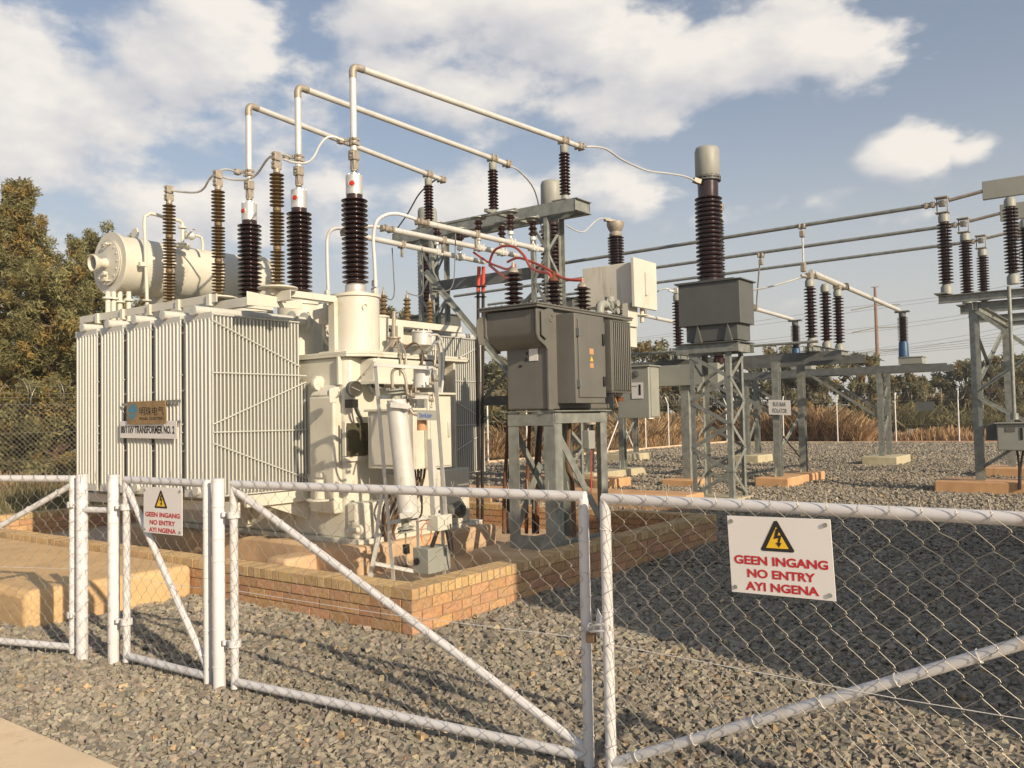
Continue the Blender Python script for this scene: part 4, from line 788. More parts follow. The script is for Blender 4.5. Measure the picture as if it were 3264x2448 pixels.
for i, (x0, x1) in enumerate(((1625, 1608), (1643, 1622), (1690, 1680), (1730, 1703), (1727, 1715))):
    wirething('cable_riser', [at(x0, 1095 if i < 2 else 1330, d=10.4), at((x0 + x1) / 2 + 3, 1350, d=10.2), at(x1, 1560, d=10.0), at(x1 - 2, 1700, d=9.8)], .022, 'blackcable' if i % 2 else 'rust', ('farthest left', 'second from left', 'middle', 'second from right', 'rightmost')[i] + ' of the five dark cables rising under the grey transformer', 'cable', smooth=4, group='cables under the grey transformer')

# ================================================================== GREY TRANSFORMER ON ITS STAND
S_ = thing('steel_stand', 'galvanised steel stand under the grey transformer', 'stand', (7.7, 5.1, .26))
m = MB(); x0, x1, y0, y1 = 7.22, 8.24, 4.84, 5.42
for x, f in ((x0, 1), (x1, -1)):
    for y, g in ((y0, 1), (y1, -1)):
        m.box(min(x, x + f * .13), max(x, x + f * .13), y - .004, y + .004, .26, 1.66); m.box(x - .004, x + .004, min(y, y + g * .13), max(y, y + g * .13), .26, 1.66)
m.build('leg', 'galv', S_, split=2)
m = MB(); m.box(x0 - .012, x0 - .004, y0, y1, 1.52, 1.64); m.box(x0, x1, y0 - .012, y0 - .004, 1.54, 1.64); m.box(x1, x1 + .01, y0, y1, 1.54, 1.64); m.box(x0 - .03, x1 + .06, y0 - .04, y1 + .03, 1.66, 1.672)
m.build('frame', 'galv', S_, .002); m = MB(); m.box(x0 - .012, x0 - .004, y0, y1, .26, .40); m.box(x0, x1, y0 - .012, y0 - .004, .26, .36); m.build('base_frame', 'galv', S_, .002)
m = MB(); m.bar((x0 + .04, y0 + .03, 1.5), (x1 - .04, y0 + .03, .4), .09, .01, up=(0, 1, 0)); m.bar((x0 + .02, y1, .3), (x0 + .5, y1 - .05, 1.1), .09, .01, up=(0, 1, 0)); m.bar((x1 - .1, y1, .4), (x0 + .1, y1, 1.5), .09, .01, up=(0, 1, 0)); m.build('brace', 'galv', S_, split=1)
m = MB(); m.tube([(7.75, 5.0, 1.6), (7.72, 5.02, 1.1), (7.8, 5.02, .9), (7.82, 5.02, .3)], .025, 8, smooth=4); m.tube([(7.8, 5.04, 1.6), (7.78, 5.05, 1.1), (7.86, 5.05, .9), (7.88, 5.05, .3)], .02, 8, smooth=4); m.build('cable', 'browncable', S_)
AX = thing('auxiliary_transformer', 'dark grey painted transformer with three ribbed brown bushings and a control cabinet', 'transformer', (7.7, 5.1, 1.67))
def ap(n, mb, m, p=None, bv=0, lab=None): 
    o = mb.build(n, m, p or AX, bv)
    if lab: o['label'] = lab
    return o
m = MB(); m.box(7.18, 8.5, 4.88, 5.40, 1.68, 2.72); tk = ap('tank', m, 'greypaint', bv=.02)
# widened upper pocket with curved underside, end ribs
prof = [(7.18, 2.30), (7.12, 2.33), (7.02, 2.40), (6.99, 2.46), (6.99, 2.69), (7.18, 2.69)]
m = MB(); m.prism([(x, 4.90, z) for x, z in prof], (0, .62, 0)); ap('upper_pocket', m, 'greypaint', tk, .008)
m = MB(); m.prism([(7.16, 4.86, 1.68), (7.24, 4.86, 1.68), (7.24, 4.86, 2.69), (6.97, 4.86, 2.69), (6.97, 4.86, 2.44), (7.0, 4.86, 2.38), (7.12, 4.86, 2.32), (7.16, 4.86, 2.28)], (0, .02, 0)); m.prism([(7.16, 5.50, 2.28), (7.22, 5.50, 2.28), (7.22, 5.50, 2.69), (6.97, 5.50, 2.69), (6.97, 5.50, 2.44), (7.12, 5.50, 2.32), (7.16, 5.50, 2.28)], (0, .02, 0)); m.build('end_rib', 'greypaint', tk, .002, split=1)
m = MB(); m.prism([(7.02, 4.845, 2.66), (7.02, 4.845, 2.42), (7.10, 4.845, 2.38), (7.22, 4.845, 2.56), (7.25, 4.845, 2.64), (7.22, 4.845, 2.69), (7.15, 4.845, 2.70)], (0, -.015, 0)); m.tube([V((7.18, 4.83, 2.60)) + V((math.cos(a) * .035, 0, math.sin(a) * .035)) for a in [k * math.pi / 8 for k in range(17)]], .009, 6); m.build('lifting_lug', 'greypaint', tk, .003); m = MB(); m.prism([(6.96, 5.53, 2.66), (6.88, 5.53, 2.62), (6.86, 5.53, 2.5), (6.9, 5.53, 2.36), (7.0, 5.53, 2.36)], (0, .015, 0)); m.build('lifting_lug', 'greypaint', tk, .003)
m = MB(); m.box(6.93, 8.86, 4.82, 5.56, 2.70, 2.722); m.box(6.92, 8.87, 4.81, 5.57, 2.725, 2.74)
for i in range(26): m.cyl((6.97 + i * .075, 4.835, 2.74), .009, .012, n=6)
for i in range(9): m.cyl((6.95, 4.87 + i * .08, 2.74), .009, .012, n=6)
ap('lid', m, 'greypaint', bv=.002)
m = MB(); m.box(7.35, 7.93, 4.66, 4.90, 1.74, 2.655); cb = ap('control_cabinet', m, 'greypaint', bv=.006)
m = MB(); m.box(7.40, 7.925, 4.645, 4.66, 1.80, 2.60); dr = ap('door', m, 'greypaint', cb, .004)
m = MB(); m.box(7.375, 7.395, 4.62, 4.66, 2.42, 2.5); m.box(7.375, 7.395, 4.62, 4.66, 1.9, 1.98); m.build('hinge', 'galvdark', cb, .002, split=1)
m = MB(); m.box(7.86, 7.90, 4.625, 4.645, 2.35, 2.47); m.box(7.86, 7.90, 4.625, 4.645, 1.92, 2.02); m.build('handle', 'black', dr, .003, split=1)
a = at(1887, 1145, y=4.64); m = MB(); m.prism([(a.x - .03, 4.644, a.z - .02), (a.x + .03, 4.644, a.z - .02), (a.x, 4.644, a.z + .035)], (0, -.001, 0)); ap('warning_label', m, 'signyellow', dr)
m = MB(); m.box(a.x - .04, a.x + .04, 4.6435, 4.644, a.z + .05, a.z + .11); m.box(a.x - .035, a.x + .035, 4.6435, 4.644, a.z - .09, a.z - .04); m.build('warning_label', 'terracotta', dr, split=1)
a, b = at(1685, 1095, x=7.17), at(1714, 1149, x=7.17); m = MB(); m.box(7.172, 7.178, b.y, a.y, b.z, a.z); ap('paper_notice', m, 'signwhite', tk)
for q, (w_, h_) in (((1676, 1122), (.02, .03)), ((1674, 1142), (.02, .03)), ((1655, 1164), (.03, .02)), ((1684, 1099), (.02, .02))):
    c = at(*q, x=7.17); m = MB(); m.box(7.173, 7.179, c.y - w_, c.y + w_ * .2, c.z - h_, c.z); ap('paint_mark', m, 'black' if q[0] != 1684 else 'leaf_olive', tk)
m = MB()
for i in range(10): x = 8.0 + i * .042; m.box(x, x + .012, 4.60, 4.90, 1.87, 2.62); m.tube([(x + .006, 4.60, 1.88), (x + .006, 4.60, 2.61)], .010, 6)
m.box(7.965, 8.0, 4.60, 4.90, 1.87, 2.63); m.box(7.97, 8.42, 4.62, 4.90, 1.855, 1.875); m.box(7.97, 8.42, 4.6, 4.90, 2.62, 2.63); ap('radiator', m, 'greypaint', tk, .002)
for i, (x, zt) in enumerate(((7.09, 3.10), (7.83, 3.04), (8.42, 3.02))):
    y = 5.22; m = MB(); m.lathe(sheds(.04, .098, .33, 7), (x, y, 2.76), n=28); m.lathe([(.07, 2.74), (.07, 2.76)], (x, y, 0)); b_ = ap('bushing', m, 'porcelain', lab='ribbed brown bushing'); m = MB(); m.lathe([(.06, 3.09), (.05, 3.12), (.02, 3.15), (.015, 3.2)], (x, y, 0), n=16); ap('terminal', m, 'rust' if i == 1 else 'cast', b_)
m = MB()
x, y = 9.0, 4.88; m.box(9.0, 9.40, 4.86, 5.57, 2.93, 3.42); cv = ap('oil_conservator', m, 'cream', bv=.008, lab='cream painted oil tank box')
m = MB(); m.box(8.93, 9.50, 4.82, 4.86, 2.88, 3.46); ap('end_plate', m, 'cream', cv, .004)
m = MB(); a = at(2060, 905, y=4.81); m.box(a.x - .02, a.x + .02, 4.80, 4.82, a.z - .14, a.z + .14); ap('level_gauge', m, 'cream', cv, .003)
m = MB(); m.box(8.95, 9.18, 4.92, 5.0, 2.66, 2.93); m.prism([(8.86, 4.95, 2.42), (9.2, 4.95, 2.42), (9.2, 4.95, 2.66), (8.86, 4.95, 2.66)], (0, .3, 0)); m.tube([(9.25, 4.9, 2.93), (9.25, 4.9, 2.72)], .025, 8); m.cyl((9.25, 4.9, 2.80), .07, .015); ap('support_bracket', m, 'cream', cv, .004)
m = MB(); c = at(1945, 985, y=5.0); m.lathe([(.03, -.12), (.03, -.05), (.06, -.045), (.06, .045), (.03, .05), (.03, .12)], c + V((0, 0, .04)), (1, 0, 0), 16); m.cyl(c + V((0, 0, .08)), .06, .06, n=12); m.tube([c + V((-.05, 0, .13)), c + V((-.04, 0, .24)), c + V((.03, 0, .24)), c + V((.04, 0, .13))], .005, 6, smooth=4); m.tube([c + V((-.1, 0, .04)), c + V((-.22, 0, .02)), c + V((-.24, 0, -.15))], .05, 12, smooth=4); m.cyl(c + V((.02, -.05, .06)), .04, .05, (0, -1, 0)); m.cyl(c + V((.02, -.05, -.03)), .035, .05, (0, -1, 0)); m.tube([c + V((-.12, -.03, .1)), c + V((-.1, -.05, 0)), c + V((.1, -.06, -.1)), c + V((.2, -.05, -.2))], .01, 6, smooth=5); ap('gas_relay', m, 'headgrey', bv=.003)
c = at(1975, 1268, y=4.75); m = MB(); m.cyl(c + V((0, 0, -.04)), .045, .05, n=16); br = ap('silica_breather', m, 'rust'); m = MB(); m.cyl(c + V((0, 0, .01)), .04, .04, n=16); m.cyl(c + V((0, 0, .05)), .012, .15); ap('cap', m, 'signwhite', br); m = MB(); m.tube([c + V((-.15, 0, .1)), c + V((-.05, 0, -.1))], .01, 6); ap('rod', m, 'terracotta', br)
m = MB()
for i in range(9): x = 7.98 + i * .045; m.prism([(x, 4.9, 1.62), (x + .01, 4.9, 1.62), (x + .01, 4.9, 1.70), (x, 4.9, 1.70)], (0, .4, 0))
ap('base_fins', m, 'headgrey', tk)

# ================================================================== OIL DRYER
DR = thing('oil_dryer', 'free standing silver oil drying cylinder in an aluminium angle frame with hoses', 'dryer', (5.75, 5.6, .03))
D = 8.0
def dp(n, mb, m, p=None, bv=0): return mb.build(n, m, p or DR, bv)
def q(a, b, d=D): return at(a, b, d=d)
m = MB()
bt = q(1250, 1853); bt = V((bt.x, bt.y, .03)); m.angle(q(1190, 1165), q(1250, 1875), .045, .005)
m.angle(q(1212, 1560, 8.15), q(1172, 1885, 8.15), .04, .005); m.angle(q(1380, 1180, 8.05), q(1418, 1700, 8.05), .045, .005); m.angle(q(1400, 1560, 8.1), q(1412, 1870, 8.1), .04, .005)
m.angle(q(1192, 1168), q(1385, 1180), .035, .004); m.angle(q(1205, 1272), q(1370, 1272), .035, .004); m.angle(q(1235, 1672), q(1405, 1648), .035, .004); m.angle(q(1195, 1800), q(1320, 1825), .03, .004); m.angle(q(1325, 1640), q(1330, 1800), .035, .004); m.angle(q(1215, 1700, 8.1), q(1172, 1885, 8.1), .035, .004); m.bar(q(1372, 1400), q(1385, 1650), .06, .04); m.build('frame', 'alu', DR)
m = MB(); a, b = q(1264, 1285, 7.85), q(1304, 1650, 7.85); m.tube([a, a.lerp(b, .2), b], .094, 28); m.tube([a + (a - b) * .03, a], .085, 24); cy = dp('cylinder', m, 'alu')
m = MB(); m.tube([q(1250, 1275, 7.78), q(1310, 1300, 7.78)], .02, 6); m.bar(q(1245, 1290, 7.74), q(1305, 1296, 7.74), .05, .05); dp('strap', m, 'alu', cy, .003); m = MB(); m.bar(q(1275, 1645, 7.74), q(1320, 1638, 7.74), .05, .05); dp('strap', m, 'alu', cy, .003)
m = MB(); c = q(1258, 1245, 7.9); u = (a - b).normalized(); m.cyl(c, .085, .014, u, 24); m.cyl(c - u * .03, .085, .014, u, 24); m.cyl(c - u * .12, .035, .1, u, 16); m.bolts(c + u * .014, .07, 8, .008, .015, u); dp('flange', m, 'headgrey', cy, .002); m = MB(); c = q(1293, 1685, 7.9); m.cyl(c, .075, .014, u, 24); m.cyl(c - u * .03, .075, .014, u, 24); m.cyl(c, .035, .08, u, 16); dp('flange', m, 'headgrey', cy, .002)
m = MB(); m.tube([q(*p_) for p_ in ((1252, 1238), (1249, 1205), (1252, 1183), (1268, 1175), (1284, 1185), (1293, 1210), (1297, 1250), (1300, 1280), (1305, 1300), (1320, 1320), (1345, 1323))], .014, 8, smooth=6); dp('hose', m, 'cast'); m = MB(); m.tube([q(*p_) for p_ in ((1293, 1700), (1294, 1750), (1297, 1790), (1305, 1800), (1322, 1800))], .008, 8, smooth=5); dp('hose', m, 'cast')
m = MB(); m.tube([q(*p_) for p_ in ((1330, 1665), (1355, 1658), (1372, 1680), (1372, 1715), (1358, 1735), (1345, 1722), (1343, 1695), (1352, 1672), (1370, 1665))], .006, 6, smooth=6); dp('hose', m, 'orange')['label'] = 'coiled orange hose'
m = MB(); m.tube([q(*p_) for p_ in ((1435, 1670), (1442, 1720), (1450, 1780), (1475, 1830))], .009, 6, smooth=5); m.tube([q(1395, 1690), q(1372, 1755)], .02, 8); m.tube([q(1425, 1690), q(1438, 1760)], .02, 8); m.tube([q(*p_) for p_ in ((1310, 1655), (1335, 1650), (1345, 1620), (1340, 1500))], .010, 6, smooth=4); dp('hose', m, 'blackcable')
m = MB(); m.bar(q(1294, 1735), q(1296, 1765), .045, .045); dp('fitting', m, 'black')
m = MB(); c = q(1347, 1225, 8.1); m.cyl(c, .085, .15, n=28); m.cyl(c - V((0, 0, .03)), .09, .03, n=28); dp('filter_canister', m, 'alu')
m = MB(); c = q(1345, 1372, 7.95); m.cyl(c, .045, .1, n=20); dp('indicator_cup', m, 'terracotta')
TL, TR_, BL = q(1328, 1307, 7.85), q(1390, 1308, 7.85), q(1330, 1339, 7.85); pl = plate(TL, TR_, BL, .003, 'name_plate', 'headgrey', DR); X = TR_ - TL; Yv = BL - TL
fit('D', X.length * .11, Yv.length * .44, TL + X * .18 + Yv * .53, X, -Yv, 'signblue', 'lettering', pl, bold=.015); fit('RY', X.length * .15, Yv.length * .32, TL + X * .325 + Yv * .585, X, -Yv, 'signblue', 'lettering', pl, bold=.015); fit('K', X.length * .10, Yv.length * .44, TL + X * .46 + Yv * .53, X, -Yv, 'signblue', 'lettering', pl, bold=.015); fit('EEP', X.length * .23, Yv.length * .32, TL + X * .64 + Yv * .585, X, -Yv, 'signblue', 'lettering', pl, bold=.015)
c = q(1363, 1832, 7.9); m = MB(); u_ = V((1, 0, 0)); m.box(c.x - .01, c.x + .30, c.y - .02, c.y + .17, .19, .42); pm = dp('pump_box', m, 'headgrey', bv=.004); m = MB(); m.lathe([(.035, 0), (.035, .01), (.0, .01)], (c.x - .011, c.y + .12, .30), (-1, 0, 0), 16, False); dp('outlet', m, 'black', pm)
m = MB(); c = q(1402, 1690, 8.0); m.box(c.x - .07, c.x + .13, c.y - .04, c.y + .10, c.z, c.z + .14); dp('junction_box', m, 'cream', bv=.003)
m = MB(); 
for p_ in ((1300, 1258), (1310, 1262), (1325, 1250), (1385, 1165), (1385, 1210), (1372, 1222), (1370, 1275)): c = q(*p_, 7.9); m.cyl(c, .018, .04, (1, 0, 0), 10); m.tube([c, c + V((0, 0, .05))], .008, 6)
m.tube([q(1388, 1100, 8.2), q(1386, 1230, 8.1), q(1375, 1300)], .01, 6); dp('tap', m, 'cast')

# ================================================================== INSTRUMENT TRANSFORMERS
def ct(y):
    t = thing('current_transformer', 'tall dark porcelain instrument transformer with a grey drum head nearest the camera', 'transformer', (15.5, y, 2.9), 'instrument transformers'); x = 15.5
    m = MB(); m.prism([(15.16, y - .70, 3.28), (15.86, y - .70, 3.28), (15.86, y + .52, 3.28), (15.16, y + .52, 3.28)], (0, 0, .80)); b = m.build('tank', 'ctgrey', t, .006)
    m = MB(); m.box(15.12, 15.9, y - .75, y + .57, 4.08, 4.10); m.box(15.14, 15.88, y - .6, y + .6, 4.105, 4.12); m.build('lid', 'ctgrey', b, .002)
    m = MB(); m.box(15.22, 15.84, y - .62, y + .40, 2.98, 3.28); m.box(15.1, 15.95, y - .66, y + .46, 2.93, 2.95)
    for q_ in (-.45, .15): m.prism([(15.16, y + q_, 3.28), (15.16, y + q_ + .08, 2.96), (15.16, y + q_ - .08, 2.96)], (.06, 0, 0))
    m.build('base', 'ctgrey', b, .003)
    m = MB(); m.lathe([(.27, 4.12), (.27, 4.15), (.21, 4.16), (.21, 4.2)], (x, y, 0), n=32); m.lathe(sheds(.195, .262, 1.60, 19), (x, y, 4.18), n=44); m.lathe([(.195, 5.76), (.20, 6.10)], (x, y, 0), n=36); m.build('porcelain_sheds', 'porcelain', t)
    m = MB(); m.lathe([(.25, 6.08), (.25, 6.11)], (x, y, 0), n=36); m.lathe([(.25, 6.13), (.25, 6.16)], (x, y, 0), n=36); m.bolts((x, y, 6.09), .235, 16, .012, .09); m.build('flange', 'ctgrey', t)
    m = MB(); m.lathe([(.215, 6.15), (.235, 6.18), (.235, 6.66), (.21, 6.73), (.14, 6.755), (.0, 6.76)], (x, y, 0), n=40); m.build('drum_head', 'headgrey', t, smooth=60)
    m = MB(); m.bar((x - .22, y + .05, 6.03), (x - .34, y + .14, 6.07), .09, .10); m.build('terminal', 'cast', t, .01)
    s = thing('instrument_stand', 'galvanised lattice stand under the nearest instrument transformer', 'stand', (15.5, y, 0), 'instrument stands')
    x0, x1, y0, y1 = 15.22, 15.86, y - .45, y + .35; m = MB()
    for a, f in ((x0, 1), (x1, -1)):
        for c, g in ((y0, 1), (y1, -1)): m.box(min(a, a + f * .09), max(a, a + f * .09), c - .004, c + .004, .04, 2.76); m.box(a - .004, a + .004, min(c, c + g * .09), max(c, c + g * .09), .04, 2.76)
    m.build('leg', 'galv', s, split=2); m = MB(); zs = [.08, .52, .96, 1.4, 1.84, 2.28, 2.72]
    for k in range(6):
        a, b_ = (y0, y1) if k % 2 else (y1, y0); m.bar((x0 - .01, a, zs[k]), (x0 - .01, b_, zs[k + 1]), .07, .008, up=(1, 0, 0)); m.bar((x1 + .01, b_, zs[k]), (x1 + .01, a, zs[k + 1]), .06, .008, up=(1, 0, 0))
        a, b_ = (x0, x1) if k % 2 else (x1, x0); m.bar((a, y0 - .01, zs[k]), (b_, y0 - .01, zs[k + 1]), .07, .008, up=(0, 1, 0)); m.bar((b_, y1 + .01, zs[k]), (a, y1 + .01, zs[k + 1]), .06, .008, up=(0, 1, 0))
    m.build('lacing', 'galv', s, split=1); m = MB(); m.channel((x0 - .06, y0 - .2, 2.84), (x0 - .06, y1 + .25, 2.84), .16, .07, .01); m.channel((x1 + .06, y0 - .2, 2.84), (x1 + .06, y1 + .25, 2.84), .16, .07, .01); m.box(x0, x1, y0 - .15, y0 - .1, 2.76, 2.92); m.build('top_channel', 'galv', s, split=1)
    m = MB(); m.box(x0 - .1, x1 + .1, y0 - .1, y1 + .1, -.1, .05); f = solo(m, 'footing', 'concrete', 'flat concrete footing under the nearest instrument transformer stand', 'footing', 'instrument footings', bevel=.01); f.modifiers[0].segments = 2
    return t, s, f
C1 = ct(6.72)
for k, w in ((3.62, 'middle'), (7.25, 'farthest')):
    for o, lb in zip(C1, (f'{w} tall dark porcelain instrument transformer behind the steel gantry', f'galvanised lattice stand under the {w} instrument transformer', f'flat concrete footing of the {w} instrument transformer')):
        c = copy_tree(o); c.location.y += k; c['label'] = lb

# ================================================================== CIRCUIT BREAKER
CBR = thing('circuit_breaker', 'grey circuit breaker with three porcelain poles and a control box behind the instrument transformers', 'circuit breaker', (18.1, 10.3, 0))
m = MB(); m.box(18.0, 18.35, 7.7, 12.6, 2.27, 2.74); m.build('pole_beam', 'headgrey', CBR, .006)
for i, y in enumerate((7.75, 10.3, 12.2)):
    m = MB(); m.lathe([(.13, 2.74), (.13, 2.84), (.10, 2.86)], (18.2, y, 0), n=24); m.lathe(sheds(.10, .15, 1.55, 26), (18.2, y, 2.86), n=28); m.lathe([(.12, 4.41), (.14, 4.45), (.14, 4.55), (.12, 4.6)], (18.2, y, 0), n=24); m.lathe(sheds(.13, .20, 1.35, 20), (18.2, y, 4.6), n=32); p = m.build('pole', 'porcelain', CBR)
    m = MB(); m.lathe([(.15, 5.95), (.16, 6.0), (.13, 6.06), (.17, 6.12), (.21, 6.22), (.21, 6.30), (0, 6.32)], (18.2, y, 0), n=28); m.bar((18.2, y, 6.32), (17.95, y + .15, 6.34), .12, .05); m.build('top_terminal', 'cast', p, .004)
m = MB(); m.box(17.5, 18.0, 9.15, 9.95, 1.55, 2.72); cb = m.build('control_box', 'headgrey', CBR, .01); m = MB(); m.box(17.46, 18.04, 9.1, 10.0, 2.72, 2.75); m.box(17.58, 17.98, 9.13, 9.15, 1.58, 2.68); m.build('door', 'headgrey', cb, .006)
a = at(2028, 1191, x=17.49); m = MB(); m.lathe([(.08, 0), (.08, .02), (.065, .025)], a, (-1, 0, 0), 24); m.build('window', 'galvdark', cb); m = MB(); m.lathe([(.066, .0), (0, .001)], a + V((-.021, 0, 0)), (-1, 0, 0), 20, False); m.build('pane', 'glass', cb)
a, b = at(2013, 1220, x=17.49), at(2051, 1270, x=17.49); m = MB(); m.box(17.485, 17.49, b.y, a.y, b.z, a.z); m.build('instruction_plate', 'signwhite', cb); m = MB(); m.box(17.48, 17.484, b.y + .06, b.y + .11, b.z + .08, b.z + .32); m.box(17.48, 17.484, b.y + .15, b.y + .3, b.z + .28, b.z + .29); m.build('printed_table', 'black', cb)
m = MB()
for y in (8.55, 12.3): m.box(18.08, 18.28, y - .1, y + .1, .1, 2.27); m.box(18.05, 18.31, y - .16, y + .16, .1, .13)
m.build('leg', 'galv', CBR, .004, split=2)
block('footing', 'footing', 17.7, 18.7, 8.2, 9.0, -.1, .16, 'orange concrete footing under the near leg of the circuit breaker', 'footing', .03)
block('footing', 'footing', 17.7, 18.7, 11.9, 12.7, -.1, .16, 'orange concrete footing under the far leg of the circuit breaker', 'footing', .03)
a, b, c = at(1885, 1600, z=0), at(2195, 1600, z=0), at(1885, 1545, z=.25)
block('concrete_trench_wall', 'footing', 13.2, 13.9, 6.25, 9.3, -.1, .27, 'long orange concrete trench wall behind the brick wall', 'wall', .03)
block('footing', 'footing', 13.0, 13.9, 10.2, 11.9, -.1, .24, 'orange concrete block seen between the legs of the grey transformer stand', 'footing', .03)
block('footing', 'footing', 14.6, 15.6, 14.0, 16.3, -.1, .22, 'orange concrete block behind the dark cable risers', 'footing', .03)
block('footing', 'footing', 16.4, 17.4, 9.6, 11.0, -.1, .22, 'orange concrete block behind the long trench wall', 'footing', .03)
wirething('jumper_cable', [at(1805, 718, d=18.2), at(1835, 735, d=18.6), at(1862, 738, d=19), at(1890, 712, d=19.6), at(1912, 697, d=20.1), at(1945, 697, d=20.6)], .016, 'alu', 'thin jumper from the middle instrument transformer to the breaker pole', 'cable')

wirething('jumper_cable', [at(2330, 935, d=20.2), at(2395, 925, d=20.1), at(2450, 915, d=20), at(2510, 898, d=20), at(2560, 884, d=20), at(2592, 890, d=19.3)], .02, 'alu', 'pale jumper running from behind the instrument transformer tank to the bus bar isolator', 'cable')
wirething('jumper_cable', [at(2095, 930, d=21), at(2110, 922, d=21), at(2130, 921, d=21), at(2146, 932, d=21.2)], .018, 'alu', 'short pale jumper joining the isolator column left of the instrument transformer', 'cable')

# ================================================================== LONG OVERHEAD TUBES AND RIGHT HAND ISOLATOR
for i, (x, y1, w) in enumerate(((18.8, 16.5, 'nearest'), (21.2, 18.0, 'middle'), (23.6, 18.5, 'farthest'))):
    z = 5.70; t = thing('busbar_tube', f'{w} of the three long aluminium busbars crossing the sky on the right', 'busbar', (x, 3.2, z), 'long overhead busbars')
    m = MB(); m.tube([(x, 3.5, z), (x, y1, z - .12)], .042, 12); m.build('pipe', 'galv', t, smooth=50)
    m = clampm((x, 3.45, z), (0, 1, 0), .042, .2); m.tube([(x, 3.35, z), (x, 3.15, z + .04)], .03, 8); m.build('end_clamp', 'cast', t, .005)
def hv_col(root, x, y, z0, z1, r=.12, rc=.075, n=22, cap=True):
    m = MB(); m.lathe(sheds(rc, r, z1 - z0, n), (x, y, z0), n=24); p = m.build('insulator', 'porcelain', root)
    m = MB(); m.lathe([(r * .78, z0 - .2), (r * .78, z0 - .06), (r * .5, z0)], (x, y, 0), n=20); m.lathe([(r * .5, z1), (r * .75, z1 + .02), (r * .75, z1 + .14), (r * .5, z1 + .2), (0, z1 + .2)], (x, y, 0), n=20); m.build('metal_cap', 'headgrey', p, split=1); return p
RI = thing('isolator', 'large three phase isolator on a galvanised lattice frame at the right edge', 'isolator', (18.8, 3.0, 0))
for i, x in enumerate((18.8, 21.2, 23.6)):
    m = MB(); m.channel((x, 3.35, 3.78), (x, .2, 3.78), .16, .08, .012); m.box(x - .2, x + .2, 3.16, 3.4, 3.88, 3.9); m.build('base_beam', 'galv', RI)
    hv_col(RI, x, 3.20, 4.08, 5.30, .138, .07, 19); hv_col(RI, x, 2.05, 4.16, 5.42, .138, .07, 19)
    m = MB(); m.box(x - .10, x + .10, 3.10, 3.34, 5.50, 5.52); m.box(x - .10, x + .10, 3.10, 3.34, 5.80, 5.825); m.box(x - .10, x - .08, 3.10, 3.12, 5.52, 5.80); m.box(x + .08, x + .10, 3.32, 3.34, 5.52, 5.80); m.box(x - .05, x + .05, 3.16, 3.28, 5.64, 5.76); m.tube([(x, 3.1, 5.74), (x, 2.5, 5.82)], .035, 10); m.build('contact_head', 'cast', RI, .004)
    m = MB(); m.box(x - .04, x + .04, 1.68, 2.50, 5.64, 6.0); m.build('switch_box', 'headgrey', RI, .01); m = MB(); m.tube([(x, 1.7, 5.87), (x, -.4, 5.93)], .045, 12); m.build('blade', 'alu', RI)
m = MB()
for x in (18.9, 23.5):
    for y in (2.75, .6): m.ibeam((x, y, .2), (x, y, 3.68), .16, .16, .012)
m.build('leg', 'galv', RI, split=1); m = MB()
for x in (18.9, 23.5): m.channel((x, 2.9, 3.62), (x, .4, 3.62), .12, .06, .01)
for y in (2.75, .6): m.channel((18.7, y, 3.60), (23.8, y, 3.60), .16, .08, .01)
m.build('cross_beam', 'galv', RI, split=1)
m = MB(); m.angle((18.85, 2.75, 3.5), (18.85, .6, 1.6), .07, .008); m.angle((18.85, 2.75, 1.9), (18.85, .6, 3.4), .07, .008); m.angle((18.85, 2.75, 1.8), (18.85, .6, .5), .07, .008); m.angle((18.85, 2.75, .4), (18.85, .6, 1.9), .07, .008); m.angle((18.9, 2.85, 1.9), (23.5, 2.85, 3.4), .07, .008); m.angle((18.9, 2.85, 3.4), (23.5, 2.85, 1.5), .07, .008); m.build('brace', 'galv', RI, split=1)
a, b = at(3200, 1000, x=18.6), at(3232, 1320, x=18.6); m = MB(); m.tube([(b.x, a.y - .1, 3.9), (b.x, a.y - .1, b.z)], .035, 12); m.lathe([(.07, 0), (.07, .12)], (b.x, a.y - .1, b.z - .1)); m.build('drive_rod', 'galv', RI)
m = MB(); c = at(3182, 1350, x=18.5); e = at(3264, 1435, x=18.5); m.box(18.25, 18.6, c.y - .62, c.y, e.z, c.z); mb_ = m.build('mechanism_box', 'headgrey', RI, .02); m = MB(); m.box(18.2, 18.65, c.y - .66, c.y + .04, c.z, c.z + .02); m.build('canopy', 'headgrey', mb_, .003); m = MB(); m.box(18.24, 18.25, c.y - .42, c.y - .38, e.z + .2, e.z + .42); m.build('handle', 'black', mb_); m = MB(); m.box(18.24, 18.25, c.y - .3, c.y - .15, c.z - .15, c.z - .06); m.build('plate', 'greypaint', mb_); m = MB(); m.box(18.6, 18.8, c.y - .05, c.y + .22, c.z - .32, c.z); m.build('mount', 'ctgrey', mb_); m = MB(); m.tube([(18.4, c.y - .3, e.z), (18.42, c.y - .32, .5), (18.42, c.y - .3, .1)], .02, 6, smooth=4); m.tube([(18.4, c.y - .4, e.z), (18.45, c.y - .34, .5), (18.45, c.y - .32, .1)], .02, 6, smooth=4); m.build('cable', 'blackcable', mb_)
block('footing', 'footing', 18.45, 19.6, .4, 3.5, -.1, .22, 'long orange concrete footing under the near legs of the right hand isolator', 'footing', .03)
block('footing', 'footing', 22.9, 24.1, .4, 3.4, -.1, .22, 'orange concrete footing under the far legs of the right hand isolator', 'footing', .03)

